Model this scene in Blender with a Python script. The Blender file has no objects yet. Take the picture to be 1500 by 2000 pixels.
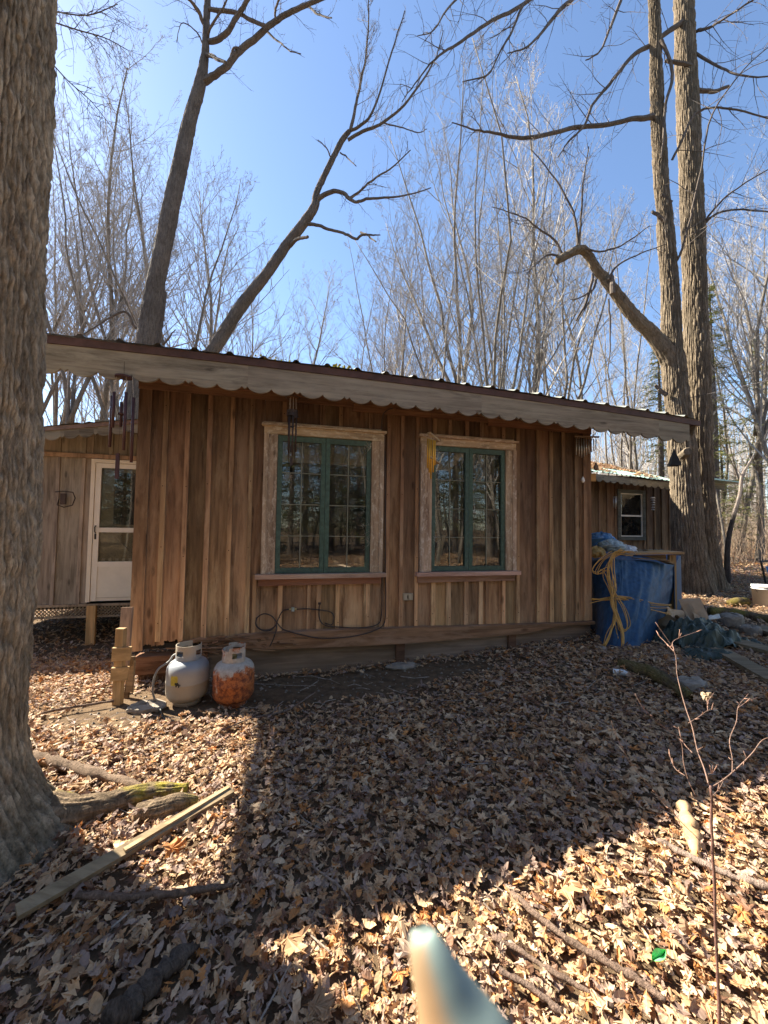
import bpy, math, random
import numpy as np
from math import radians, sin, cos, pi
from mathutils import Vector, Matrix

S = bpy.context.scene
# ------------------------------------------------------------------ camera
F = 751.0; HC = 1.4
PIT = radians(2.44); ROL = radians(0.8)
_f = np.array([0, cos(PIT), sin(PIT)]); _u0 = np.array([0, -sin(PIT), cos(PIT)]); _r0 = np.array([1., 0, 0])
_r = _r0*cos(ROL)+_u0*sin(ROL); _u = _u0*cos(ROL)-_r0*sin(ROL)
CAM = np.array([0, 0, HC])
cd = bpy.data.cameras.new("camera"); cam = bpy.data.objects.new("camera", cd); S.collection.objects.link(cam)
cd.sensor_fit = 'VERTICAL'; cd.sensor_height = 36; cd.lens = F/2000*36
cd.clip_start = 0.01; cd.clip_end = 2000
cd.dof.use_dof = True; cd.dof.focus_distance = 3.6; cd.dof.aperture_fstop = 8.0
M = Matrix(((_r[0], _u[0], -_f[0], 0), (_r[1], _u[1], -_f[1], 0), (_r[2], _u[2], -_f[2], HC), (0, 0, 0, 1)))
cam.matrix_world = M
S.camera = cam
S.render.resolution_x = 768; S.render.resolution_y = 1024
# ------------------------------------------------------------------ light
SUN_EL = radians(41.5)
sun_h = np.array([-0.900, 0.436])                      # horizontal direction towards the sun
SUN_AZ = math.atan2(sun_h[0], sun_h[1])
W_ = bpy.data.worlds.new("World"); S.world = W_; W_.use_nodes = True
nt = W_.node_tree; nt.nodes.clear()
sky = nt.nodes.new('ShaderNodeTexSky'); sky.sky_type = 'NISHITA'; sky.sun_disc = False
sky.sun_elevation = SUN_EL; sky.sun_rotation = SUN_AZ
sky.air_density = 1.0; sky.dust_density = 0.35; sky.ozone_density = 3.0; sky.altitude = 200
bg = nt.nodes.new('ShaderNodeBackground'); bg.inputs[1].default_value = 0.068
wo = nt.nodes.new('ShaderNodeOutputWorld')
nt.links.new(sky.outputs[0], bg.inputs[0]); nt.links.new(bg.outputs[0], wo.inputs[0])
sl = bpy.data.lights.new("sun", 'SUN'); sl.energy = 5.0; sl.angle = radians(0.5); sl.color = (1.0, 0.945, 0.80)
so = bpy.data.objects.new("sun", sl); S.collection.objects.link(so)
sd = Vector((sun_h[0]*cos(SUN_EL), sun_h[1]*cos(SUN_EL), sin(SUN_EL)))
so.rotation_euler = sd.to_track_quat('Z', 'Y').to_euler(); so.location = (-20, 10, 20)
S.view_settings.view_transform = 'Standard'; S.view_settings.look = 'None'
S.view_settings.exposure = 2.10; S.view_settings.gamma = 1
S.cycles.max_bounces = 7; S.cycles.diffuse_bounces = 4; S.cycles.glossy_bounces = 3
S.cycles.transparent_max_bounces = 12; S.cycles.caustics_reflective = False; S.cycles.caustics_refractive = False
S.cycles.use_denoising = True
S.cycles.sample_clamp_indirect = 6

# ------------------------------------------------------------------ geometry helpers
def ray(px, py): return _f+_r*(px-750)/F+_u*(1000-py)/F
def P(px, py, Z):                                      # the point on a pixel's sight line at distance Z along +Y
    d = ray(px, py); return CAM+d*Z/d[1]
def smooth(a, b, x):
    t = np.clip((np.asarray(x, float)-a)/(b-a), 0, 1); return t*t*(3-2*t)
_rs = np.random.RandomState(7)
_lat = _rs.rand(256, 256)
def vn(x, y, perx=None):                               # value noise -1..1
    x = np.asarray(x, float); y = np.asarray(y, float)
    xi = np.floor(x).astype(int); yi = np.floor(y).astype(int); fx = x-xi; fy = y-yi
    fx = fx*fx*(3-2*fx); fy = fy*fy*(3-2*fy)
    m = perx or 256
    a = _lat[xi % m % 256, yi % 256]; b = _lat[(xi+1) % m % 256, yi % 256]
    c = _lat[xi % m % 256, (yi+1) % 256]; d = _lat[(xi+1) % m % 256, (yi+1) % 256]
    return ((a*(1-fx)+b*fx)*(1-fy)+(c*(1-fx)+d*fx)*fy)*2-1
def gh(x, y):                                          # ground height
    x = np.asarray(x, float); y = np.asarray(y, float)
    h = 0.065*np.clip(x, 0, 2.6)
    h = h-0.26*smooth(3.2, 5.2, y)*smooth(-0.8, -3.0, x)
    h = h+0.9*smooth(14, 45, y)*smooth(2, 25, x)
    h = h+0.02*vn(x*1.3+9, y*1.3+4)+0.035*vn(x*.45+3, y*.45)*smooth(0, 3, np.hypot(x, y))
    h = h+0.25*vn(x*.09+30, y*.09+7)*smooth(12, 30, np.hypot(x, y))
    return h
def G(px, py, dz=0.0):                                 # the point of the ground a pixel shows
    d = ray(px, py); z = 0.0
    for _ in range(12):
        t = (z-HC)/d[2]; p = CAM+d*t; z = float(gh(p[0], p[1]))
    p[2] = z+dz; return p
class Frame:
    def __init__(s, O, A):
        s.O = np.array([O[0], O[1], 0.]); s.A = A
        s.w = np.array([cos(A), sin(A), 0]); s.n = np.array([sin(A), -cos(A), 0])
    def px(s, px, py, o=0.0):
        d = ray(px, py); t = ((s.O+s.n*o-CAM)@s.n)/(d@s.n); q = CAM+d*t
        return float((q-s.O)@s.w), float(q[2])
    def world(s, a, o, z): return s.O+s.w*a+s.n*o+np.array([0, 0, z])

# ------------------------------------------------------------------ mesh builder
class MB:
    def __init__(s): s.v = []; s.c = []; s.o = []; s.f = []; s.n = 0
    def add(s, V, Fs, col=(1, 1, 1), off=None):
        V = np.asarray(V, float).reshape(-1, 3); k = len(V)
        s.v.append(V)
        c = np.asarray(col, float)
        s.c.append(np.broadcast_to(c, (k, 3)) if c.ndim == 1 else c)
        o = np.array([random.random(), random.random(), random.random()]) if off is None else np.asarray(off, float)
        s.o.append(np.broadcast_to(o, (k, 3)) if o.ndim == 1 else o)
        if isinstance(Fs, np.ndarray): s.f.append(Fs+s.n)
        else:
            by = {}
            for q in Fs: by.setdefault(len(q), []).append(q)
            for q in by.values(): s.f.append(np.array(q)+s.n)
        s.n += k
    def box(s, a, b, col=(1, 1, 1), off=None, R=None, c=None, jit=0.0):
        x0, y0, z0 = a; x1, y1, z1 = b
        V = np.array([(x0, y0, z0), (x1, y0, z0), (x1, y1, z0), (x0, y1, z0), (x0, y0, z1), (x1, y0, z1), (x1, y1, z1), (x0, y1, z1)], float)
        if jit: V = V+np.random.RandomState(s.n+3).uniform(-jit, jit, V.shape)
        if R is not None: V = V@np.asarray(R).T
        if c is not None: V = V+np.asarray(c)
        s.add(V, [(3, 2, 1, 0), (4, 5, 6, 7), (0, 1, 5, 4), (1, 2, 6, 5), (2, 3, 7, 6), (3, 0, 4, 7)], col, off)
    def beam(s, p, q, w, h, col=(1, 1, 1), roll=0.0, off=None):     # a squared length of wood from p to q
        p = np.asarray(p, float); q = np.asarray(q, float); L = np.linalg.norm(q-p); x = (q-p)/L
        up = np.array([0, 0, 1.]) if abs(x[2]) < .95 else np.array([0, 1., 0])
        y = np.cross(up, x); y /= np.linalg.norm(y); z = np.cross(x, y)
        y2 = y*cos(roll)+z*sin(roll); z2 = -y*sin(roll)+z*cos(roll)
        s.box((0, -w/2, -h/2), (L, w/2, h/2), col, off, np.array([x, y2, z2]).T, p)
    def tube(s, pts, rad, n=6, col=(1, 1, 1), cap=True, off=None):
        pts = np.asarray(pts, float); m = len(pts)
        rad = np.broadcast_to(np.asarray(rad, float), (m,))
        t = np.gradient(pts, axis=0); t /= np.linalg.norm(t, axis=1)[:, None]+1e-12
        ref = np.array([.31, .95, .05]) if abs(t.mean(0)[1]) < .8*np.linalg.norm(t.mean(0)) else np.array([.95, .05, .31])
        a = np.cross(t, ref); a /= np.linalg.norm(a, axis=1)[:, None]+1e-12; b = np.cross(t, a)
        th = np.arange(n)*2*pi/n
        V = pts[:, None, :]+rad[:, None, None]*(a[:, None, :]*np.cos(th)[None, :, None]+b[:, None, :]*np.sin(th)[None, :, None])
        i = np.arange(m-1)[:, None]*n; j = np.arange(n)[None, :]; j2 = (j+1) % n
        Fq = np.stack([i+j, i+j2, i+n+j2, i+n+j], -1).reshape(-1, 4)
        k0 = s.n; s.add(V.reshape(-1, 3), Fq, col, off)
        if cap and n > 3:
            s.f.append(np.array([np.arange(n)])+k0+(m-1)*n); s.f.append(np.array([np.arange(n)[::-1]])+k0)
    def lathe(s, prof, n=28, col=(1, 1, 1), c=(0, 0, 0)):
        pr = np.array(prof, float); th = np.arange(n)*2*pi/n; m = len(pr)
        V = np.stack([pr[:, 0:1]*np.cos(th), pr[:, 0:1]*np.sin(th), np.repeat(pr[:, 1:2], n, 1)], -1).reshape(-1, 3)+np.array(c)
        i = np.arange(m-1)[:, None]*n; j = np.arange(n)[None, :]; j2 = (j+1) % n
        s.add(V, np.stack([i+j, i+j2, i+n+j2, i+n+j], -1).reshape(-1, 4), col)
    def grid(s, V, col=(1, 1, 1), off=(0, 0, 0), wrap=False):        # V (m,n,3)
        V = np.asarray(V, float); m, n = V.shape[:2]
        i = np.arange(m-1)[:, None]*n; j = np.arange(n if wrap else n-1)[None, :]; j2 = (j+1) % n
        s.add(V.reshape(-1, 3), np.stack([i+j, i+j2, i+n+j2, i+n+j], -1).reshape(-1, 4), col if np.ndim(col) == 1 else np.asarray(col).reshape(-1, 3), off)
    def prism(s, poly, y0, y1, col=(1, 1, 1)):                       # an outline in x,z given thickness along y
        p = np.array(poly, float); k = len(p)
        V = np.concatenate([np.stack([p[:, 0], np.full(k, y0), p[:, 1]], 1), np.stack([p[:, 0], np.full(k, y1), p[:, 1]], 1)])
        s.add(V, [tuple(range(k)), tuple(range(2*k-1, k-1, -1))]+[(i, i+k, (i+1) % k+k, (i+1) % k) for i in range(k)], col)
    def mesh(s, name, mat, smooth_=False):
        me = bpy.data.meshes.new(name)
        V = np.concatenate(s.v); me.vertices.add(len(V)); me.vertices.foreach_set('co', V.ravel().astype(np.float32))
        li = np.concatenate([f.ravel() for f in s.f]).astype(np.int32)
        ln = np.concatenate([np.full(len(f), f.shape[1]) for f in s.f]).astype(np.int32)
        st = np.concatenate([[0], np.cumsum(ln)[:-1]]).astype(np.int32)
        me.loops.add(len(li)); me.loops.foreach_set('vertex_index', li)
        me.polygons.add(len(ln)); me.polygons.foreach_set('loop_start', st); me.polygons.foreach_set('loop_total', ln)
        me.polygons.foreach_set('use_smooth', np.full(len(ln), bool(smooth_)))
        c = np.ones((len(V), 4), np.float32); c[:, :3] = np.concatenate(s.c)
        ca = me.color_attributes.new('Col', 'FLOAT_COLOR', 'POINT'); ca.data.foreach_set('color', c.ravel())
        oa = me.attributes.new('off', 'FLOAT_VECTOR', 'POINT'); oa.data.foreach_set('vector', np.concatenate(s.o).astype(np.float32).ravel())
        me.update(calc_edges=True); me.validate()
        if mat: me.materials.append(mat)
        return me
    def build(s, name, mat, parent=None, smooth_=False):
        o = bpy.data.objects.new(name, s.mesh(name, mat, smooth_)); S.collection.objects.link(o)
        if parent: o.parent = parent
        return o
def tag(o, label=None, cat=None, group=None, kind=None):
    if label: o['label'] = label
    if cat: o['category'] = cat
    if group: o['group'] = group
    if kind: o['kind'] = kind
    return o
def empty(name, loc=(0, 0, 0), rz=0.0):
    o = bpy.data.objects.new(name, None); S.collection.objects.link(o)
    o.location = [float(q) for q in loc]; o.rotation_euler = (0, 0, rz); o.empty_display_size = .1; return o
def spline(pts, k=5):                                  # Catmull-Rom through rows of any width
    p = np.array(pts, float); p = np.vstack([2*p[0]-p[1], p, 2*p[-1]-p[-2]]); out = []
    for i in range(1, len(p)-2):
        for t in np.arange(k)/k:
            out.append(.5*((2*p[i])+(-p[i-1]+p[i+1])*t+(2*p[i-1]-5*p[i]+4*p[i+1]-p[i+2])*t*t+(-p[i-1]+3*p[i]-3*p[i+1]+p[i+2])*t**3))
    out.append(p[-2]); return np.array(out)
def orient(o):                                         # bake world-made parts under an Empty that stands elsewhere
    return o
def world_child(mb, name, mat, root, smooth_=False):   # mb holds world coordinates; root is an unrotated Empty
    L = np.array(root.location)
    mb.v = [v-L for v in mb.v]
    return mb.build(name, mat, root, smooth_)

# ------------------------------------------------------------------ materials
def mat(name): 
    m = bpy.data.materials.new(name); m.use_nodes = True; n = m.node_tree; n.nodes.clear()
    out = n.nodes.new('ShaderNodeOutputMaterial'); b = n.nodes.new('ShaderNodeBsdfPrincipled'); n.links.new(b.outputs[0], out.inputs[0])
    return m, n, b, out
def N(n, t, **k):
    x = n.nodes.new(t)
    for a, v in k.items(): setattr(x, a, v)
    return x
def ramp(n, src, stops):
    r = N(n, 'ShaderNodeValToRGB'); e = r.color_ramp.elements
    while len(e) > 1: e.remove(e[-1])
    for i, (p, c) in enumerate(stops):
        q = e[0] if i == 0 else e.new(p)
        q.position = p; q.color = (c, c, c, 1) if isinstance(c, (int, float)) else (*c, 1)
    n.links.new(src, r.inputs[0]); return r.outputs[0]
def mix(n, mode, fac, a, b):
    x = N(n, 'ShaderNodeMix', data_type='RGBA', blend_type=mode)
    for i, v in ((0, fac), (6, a), (7, b)):
        if hasattr(v, 'links'): n.links.new(v, x.inputs[i])
        else: x.inputs[i].default_value = v if i == 0 else (*v, 1)
    return x.outputs[2]
def coords(n, scale=(1, 1, 1), offk=7.0):
    tc = N(n, 'ShaderNodeTexCoord'); at = N(n, 'ShaderNodeAttribute', attribute_name='off')
    s = N(n, 'ShaderNodeVectorMath', operation='SCALE'); s.inputs[3].default_value = offk
    n.links.new(at.outputs['Vector'], s.inputs[0])
    a = N(n, 'ShaderNodeVectorMath', operation='ADD'); n.links.new(tc.outputs['Object'], a.inputs[0]); n.links.new(s.outputs[0], a.inputs[1])
    m = N(n, 'ShaderNodeMapping'); m.inputs['Scale'].default_value = scale; n.links.new(a.outputs[0], m.inputs[0])
    return m.outputs[0]
def noise(n, vec, sc, det=5, rough=.6, dist=0.0):
    x = N(n, 'ShaderNodeTexNoise'); x.inputs['Scale'].default_value = sc; x.inputs['Detail'].default_value = det
    x.inputs['Roughness'].default_value = rough; x.inputs['Distortion'].default_value = dist
    n.links.new(vec, x.inputs['Vector']); return x.outputs['Fac']
def bump(n, b, h, st, dist=.01):
    x = N(n, 'ShaderNodeBump'); x.inputs['Strength'].default_value = st; x.inputs['Distance'].default_value = dist
    n.links.new(h, x.inputs['Height']); n.links.new(x.outputs[0], b.inputs['Normal'])
def colattr(n): return N(n, 'ShaderNodeAttribute', attribute_name='Col').outputs['Color']
def wood(name, c1, c2, grain='z', rough=.85, knots=True, bumpst=.5, wear=None, spec=.2, flake=False):
    m, n, b, _ = mat(name)
    k = {'z': (26, 26, 1.6), 'x': (1.6, 26, 26), 'y': (26, 1.6, 26)}[grain]
    kk = {'z': (6, 6, 1.1), 'x': (1.1, 6, 6), 'y': (6, 1.1, 6)}[grain]
    v = coords(n, k); g = noise(n, v, 1.0, 8, .65, .6)
    big = noise(n, coords(n, kk), 1.0, 4, .6, .4)
    col = ramp(n, g, [(.28, c2), (.5, c1), (.72, tuple(min(1, q*1.35) for q in c1))])
    col = mix(n, 'MULTIPLY', .75, col, ramp(n, big, [(.3, .45), (.55, 1.0), (.75, 1.2)]))
    if knots:
        vo = N(n, 'ShaderNodeTexVoronoi'); vo.inputs['Scale'].default_value = 1.0
        kn = {'z': (7, 7, 2.3), 'x': (2.3, 7, 7), 'y': (7, 2.3, 7)}[grain]
        n.links.new(coords(n, kn), vo.inputs['Vector'])
        col = mix(n, 'MULTIPLY', .7, col, ramp(n, vo.outputs['Distance'], [(.05, .2), (.10, .55), (.14, 1.0)]))
    if wear:                                           # paler weathered wood in patches
        w = noise(n, coords(n, tuple(q*.8 for q in kk)), 1.7, 6, .7, .3) if not flake else noise(n, coords(n, (24, 24, 12) if grain == 'z' else (12, 24, 24)), 1.0, 8, .75, .5)
        col = mix(n, 'MIX', ramp(n, w, [(.50, 0.), (.64, .8)]), col, wear)
    col = mix(n, 'MULTIPLY', 1.0, col, colattr(n))
    n.links.new(col, b.inputs['Base Color']); b.inputs['Roughness'].default_value = rough; b.inputs['Specular IOR Level'].default_value = spec
    bump(n, b, g, bumpst, .004); return m
def plain(name, c, rough=.6, metal=0.0, var=.25, sc=9, spec=.4, bst=.15):
    m, n, b, _ = mat(name); v = coords(n)
    g = noise(n, v, sc, 6, .65)
    col = mix(n, 'MULTIPLY', 1.0, ramp(n, g, [(.3, tuple(q*(1-var) for q in c)), (.7, tuple(min(1, q*(1+var)) for q in c))]), colattr(n))
    n.links.new(col, b.inputs['Base Color']); b.inputs['Roughness'].default_value = rough; b.inputs['Metallic'].default_value = metal
    b.inputs['Specular IOR Level'].default_value = spec
    bump(n, b, g, bst, .004); return m

M_wall = wood('barn_boards', (.235, .150, .100), (.090, .052, .036), wear=(.31, .22, .155), bumpst=.8)
def worn_shaded_wall():                                  # old siding: bleached and splash-worn low down, shade under the eave painted as darker brown
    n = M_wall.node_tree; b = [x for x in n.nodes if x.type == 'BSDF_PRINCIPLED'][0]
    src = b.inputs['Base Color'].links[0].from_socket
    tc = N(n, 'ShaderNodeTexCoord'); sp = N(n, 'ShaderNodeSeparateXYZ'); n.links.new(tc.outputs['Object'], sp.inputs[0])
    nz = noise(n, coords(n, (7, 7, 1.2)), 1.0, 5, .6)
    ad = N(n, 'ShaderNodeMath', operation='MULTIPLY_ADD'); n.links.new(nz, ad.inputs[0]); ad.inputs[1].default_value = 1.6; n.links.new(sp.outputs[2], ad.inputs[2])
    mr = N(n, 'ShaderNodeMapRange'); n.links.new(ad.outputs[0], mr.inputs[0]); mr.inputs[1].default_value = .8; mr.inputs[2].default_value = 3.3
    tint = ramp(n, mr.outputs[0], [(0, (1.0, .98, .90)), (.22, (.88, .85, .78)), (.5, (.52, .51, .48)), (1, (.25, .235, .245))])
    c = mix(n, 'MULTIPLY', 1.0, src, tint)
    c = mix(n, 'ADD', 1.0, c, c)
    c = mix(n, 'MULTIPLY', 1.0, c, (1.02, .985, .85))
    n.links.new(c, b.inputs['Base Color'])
worn_shaded_wall()
M_frieze = wood('red_brown_plank', (.17, .09, .055), (.085, .042, .027), 'x')
M_beam = wood('red_brown_beam', (.28, .155, .085), (.12, .058, .033), 'x', wear=(.36, .22, .14))
M_trim = wood('peeling_trim', (.40, .295, .20), (.17, .10, .065), 'z', wear=(.64, .55, .43), bumpst=1.0, flake=True)
M_trimx = wood('peeling_trim_flat', (.42, .31, .205), (.17, .10, .065), 'x', wear=(.62, .53, .41), bumpst=1.0, flake=True)
M_sill = wood('pinkish_sill', (.45, .29, .21), (.30, .17, .12), 'x', wear=(.5, .36, .28))
M_grey = wood('grey_fascia', (.235, .21, .16), (.11, .092, .07), 'x', knots=True, wear=(.30, .28, .215))
M_muntin = plain('muntin_paint', (.50, .52, .42), .6, 0, .2)
M_annex = wood('grey_boards', (.31, .26, .205), (.17, .135, .10), 'z', wear=(.36, .31, .245))
M_lumber = wood('fresh_lumber', (.42, .285, .155), (.29, .19, .095), 'x', knots=True, bumpst=.2)
M_lumz = wood('fresh_post', (.42, .285, .155), (.29, .19, .095), 'z', knots=True, bumpst=.2)
M_oldplank = wood('old_plank', (.36, .27, .17), (.20, .13, .08), 'x', wear=(.45, .36, .24))
M_ply = wood('dark_plywood', (.23, .165, .12), (.17, .115, .08), 'x', knots=False)
M_green = plain('green_paint', (.052, .095, .070), .6, 0, .4, 30)
M_white = plain('white_paint', (.80, .74, .64), .5, 0, .06, 6)
M_tank = plain('tank_grey', (.42, .39, .34), .5, 0, .15, 12)
M_black = plain('black_rubber', (.02, .018, .016), .55)
M_cable = plain('dark_cable', (.045, .03, .025), .5)
M_iron = plain('dark_iron', (.05, .035, .03), .6, .3)
M_silver = plain('dull_metal', (.45, .43, .40), .4, .7, .2)
M_gold = plain('gold_tube', (.75, .42, .06), .38, .35, .15)
M_roofm = plain('roof_sheet', (.20, .20, .17), .5, .3, .35, 5)
M_groof = plain('green_roof_sheet', (.30, .42, .36), .45, .2, .25, 5)
M_maroon = plain('maroon_strip', (.075, .038, .033), .6, 0, .4, 8)
M_stone = plain('stone', (.25, .205, .16), .9, 0, .35, 14, bst=.6)
M_plastic = plain('white_plastic', (.72, .70, .66), .45, 0, .06, 5)
M_card = plain('cardboard', (.50, .34, .21), .85, 0, .15, 6)
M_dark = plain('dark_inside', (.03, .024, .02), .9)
M_chime = plain('maroon_chime', (.07, .03, .03), .5, .3)

def mk_glass():
    m, n, b, out = mat('window_glass'); n.nodes.remove(b)
    tr = N(n, 'ShaderNodeBsdfTransparent'); tr.inputs[0].default_value = (.82, .84, .82, 1)
    gl = N(n, 'ShaderNodeBsdfGlossy'); gl.inputs['Roughness'].default_value = .02
    fr = N(n, 'ShaderNodeFresnel'); fr.inputs[0].default_value = 1.6
    v = coords(n); w = noise(n, v, 2.2, 2, .5)
    bp = N(n, 'ShaderNodeBump'); bp.inputs['Strength'].default_value = .03; bp.inputs['Distance'].default_value = .01; n.links.new(w, bp.inputs['Height'])
    sc = N(n, 'ShaderNodeMath', operation='MULTIPLY'); n.links.new(fr.outputs[0], sc.inputs[0]); sc.inputs[1].default_value = 1.25
    mx = N(n, 'ShaderNodeMixShader'); n.links.new(sc.outputs[0], mx.inputs[0]); n.links.new(tr.outputs[0], mx.inputs[1]); n.links.new(gl.outputs[0], mx.inputs[2])
    df = N(n, 'ShaderNodeBsdfDiffuse'); df.inputs[0].default_value = (.30, .27, .23, 1)
    d = noise(n, v, 9, 8, .75)
    mx2 = N(n, 'ShaderNodeMixShader'); n.links.new(ramp(n, d, [(.45, .02), (.72, .22)]), mx2.inputs[0])
    n.links.new(mx.outputs[0], mx2.inputs[1]); n.links.new(df.outputs[0], mx2.inputs[2])
    n.links.new(mx2.outputs[0], out.inputs[0]); return m
M_glass = mk_glass()
def mk_bark(name, c1, c2, moss=None, sc=1.0, bst=.8, uv=False):
    m, n, b, _ = mat(name)
    v = coords(n, (22*sc, 22*sc, 4.5*sc), 3.0)
    g = noise(n, v, 1.0, 8, .7, .35)
    col = ramp(n, g, [(.30, c2), (.50, c1), (.7, tuple(q*1.35 for q in c1))])
    big = noise(n, coords(n), 2.0, 4, .6)
    col = mix(n, 'MULTIPLY', .6, col, ramp(n, big, [(.35, .6), (.65, 1.15)]))
    if moss:  # moss on the logs; painted foot shade on the maple trunk
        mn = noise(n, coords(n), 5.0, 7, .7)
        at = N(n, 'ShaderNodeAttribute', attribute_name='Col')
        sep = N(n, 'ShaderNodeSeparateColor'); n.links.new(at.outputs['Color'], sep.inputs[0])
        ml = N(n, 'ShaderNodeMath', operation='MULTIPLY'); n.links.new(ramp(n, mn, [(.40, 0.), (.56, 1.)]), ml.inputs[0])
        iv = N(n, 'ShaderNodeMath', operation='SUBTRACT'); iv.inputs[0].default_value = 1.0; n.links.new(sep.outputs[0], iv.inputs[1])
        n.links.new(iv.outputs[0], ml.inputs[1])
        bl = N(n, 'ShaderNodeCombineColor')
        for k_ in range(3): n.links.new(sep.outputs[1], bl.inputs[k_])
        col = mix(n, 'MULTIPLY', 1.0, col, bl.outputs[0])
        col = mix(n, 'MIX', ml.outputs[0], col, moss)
    else: col = mix(n, 'MULTIPLY', 1.0, col, colattr(n))
    fg = noise(n, coords(n, (90*sc, 90*sc, 30*sc), 3.0), 1.0, 5, .7)
    col = mix(n, 'MULTIPLY', .75, col, ramp(n, fg, [(.32, .45), (.5, 1.0), (.68, 1.45)]))
    hh = N(n, 'ShaderNodeMath', operation='MULTIPLY_ADD'); n.links.new(fg, hh.inputs[0]); hh.inputs[1].default_value = .7; n.links.new(g, hh.inputs[2])
    n.links.new(col, b.inputs['Base Color']); b.inputs['Roughness'].default_value = .95; b.inputs['Specular IOR Level'].default_value = .1
    bump(n, b, hh.outputs[0], bst, .02); return m
M_bark = mk_bark('maple_bark', (.37, .295, .205), (.14, .10, .068), moss=(.062, .042, .020))  # the dark brown mix paints shade around the trunk foot
M_bark2 = mk_bark('ash_bark', (.215, .165, .115), (.10, .075, .05))
M_barkt = mk_bark('branch_bark', (.15, .12, .10), (.07, .055, .045), sc=1.5)
M_twig = mk_bark('twig_bark', (.36, .325, .295), (.22, .19, .17), sc=1.0, bst=.1)
M_pole = mk_bark('pole_bark', (.20, .17, .14), (.11, .09, .075))
M_log = mk_bark('mossy_log', (.24, .17, .11), (.10, .07, .045), moss=(.30, .24, .035))
M_redstem = plain('red_stem', (.14, .072, .055), .6, 0, .45, 60, .3, .6)

def mk_leaf():
    m, n, b, out = mat('dry_leaves')
    c = colattr(n); g = noise(n, coords(n, (1, 1, 1), 0), 60, 4, .6)
    col = mix(n, 'MULTIPLY', .5, c, ramp(n, g, [(.3, .65), (.7, 1.2)]))
    n.links.new(col, b.inputs['Base Color']); b.inputs['Roughness'].default_value = .62; b.inputs['Specular IOR Level'].default_value = .35
    tl = N(n, 'ShaderNodeBsdfTranslucent'); n.links.new(col, tl.inputs[0])
    mx = N(n, 'ShaderNodeMixShader'); mx.inputs[0].default_value = .22
    n.links.new(b.outputs[0], mx.inputs[1]); n.links.new(tl.outputs[0], mx.inputs[2]); n.links.new(mx.outputs[0], out.inputs[0]); return m
M_leaf = mk_leaf()
def mk_ground():
    m, n, b, out = mat('forest_floor')
    tc = N(n, 'ShaderNodeTexCoord').outputs['Object']
    a = noise(n, tc, 14, 8, .7); c = noise(n, tc, 1.1, 4, .6)
    vo = N(n, 'ShaderNodeTexVoronoi'); vo.inputs['Scale'].default_value = 11; n.links.new(tc, vo.inputs['Vector'])
    leaf = mix(n, 'MULTIPLY', .7, ramp(n, a, [(.3, (.10, .06, .035)), (.5, (.30, .19, .11)), (.68, (.46, .32, .20))]), vo.outputs['Color'])
    soil = ramp(n, a, [(.3, (.07, .045, .028)), (.6, (.16, .105, .062)), (.8, (.24, .16, .09))])
    sp = N(n, 'ShaderNodeSeparateXYZ'); n.links.new(tc, sp.inputs[0])
    far = N(n, 'ShaderNodeMapRange'); n.links.new(sp.outputs[1], far.inputs[0]); far.inputs[1].default_value = 7; far.inputs[2].default_value = 11
    col = mix(n, 'MIX', far.outputs[0], soil, leaf)
    n.links.new(col, b.inputs['Base Color']); b.inputs['Roughness'].default_value = 1.0; b.inputs['Specular IOR Level'].default_value = .1
    bump(n, b, a, 1.0, .03); return m
M_ground = mk_ground()

# ------------------------------------------------------------------ ground
CF = Frame(P(265, 1100, 3.41), radians(13.8))           # the cabin's front wall: s along it, o outwards
def in_cabin(x, y):
    dx = x-CF.O[0]; dy = y-CF.O[1]
    s = dx*CF.w[0]+dy*CF.w[1]; o = dx*CF.n[0]+dy*CF.n[1]
    return (s > 0.5) & (s < 4.74) & (o < 0.02) & (o > -4.2)
def ground():
    def axis(lim, near, k):
        a = np.linspace(0, 1, k); return np.sign(a)*near*a+(lim-near)*a**4
    xs = np.concatenate([-axis(500, 9, 130)[::-1], axis(500, 9, 130)[1:]]); ys = xs+2.0
    X, Y = np.meshgrid(xs, ys, indexing='ij')
    mb = MB(); mb.grid(np.stack([X, Y, gh(X, Y)], -1), off=(0, 0, 0))
    o = mb.build('ground', M_ground, None, True); tag(o, kind='structure')
ground()

# ------------------------------------------------------------------ leaf litter (a few tens of thousands of curled dry leaves)
def leaf_templates(rs, K, stations):
    out = []
    for k in range(K):
        t = np.linspace(0, 1, stations); typ = k % 3
        w = np.sin(pi*np.clip(t, 0.02, .98))**.75*rs.uniform(.2, .36)
        if typ == 1: w = w*(1+.55*np.sign(np.sin(np.arange(stations)*pi*.999+.5)))*.85
        if typ == 2: w = w*rs.uniform(.35, .6)
        L = np.stack([t-.5, w, 0*t], 1); R = np.stack([t-.5, -w, 0*t], 1); Cc = np.stack([t-.5, 0*t, 0*t], 1)
        V = np.stack([L, Cc, R], 1)
        curl = rs.choice([1., 2, 3, 5, 9])*rs.choice([-1, 1, 1]); bend = rs.uniform(-1.5, 1.8)
        y = V[..., 1]; a = y*curl
        V2 = V.copy(); V2[..., 1] = np.sin(a)/curl; V2[..., 2] = (1-np.cos(a))/curl
        x = V2[..., 0]; ab = x*bend; z = V2[..., 2].copy()
        V2[..., 0] = np.sin(ab)/bend-z*np.sin(ab); V2[..., 2] = (1-np.cos(ab))/bend+z*np.cos(ab)
        V2 = V2+rs.normal(0, .022, V2.shape)
        n = 3; i = np.arange(stations-1)[:, None]*n; j = np.arange(2)[None, :]
        out.append((V2.reshape(-1, 3), np.stack([i+j, i+j+1, i+n+j+1, i+n+j], -1).reshape(-1, 4)))
    return out
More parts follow.
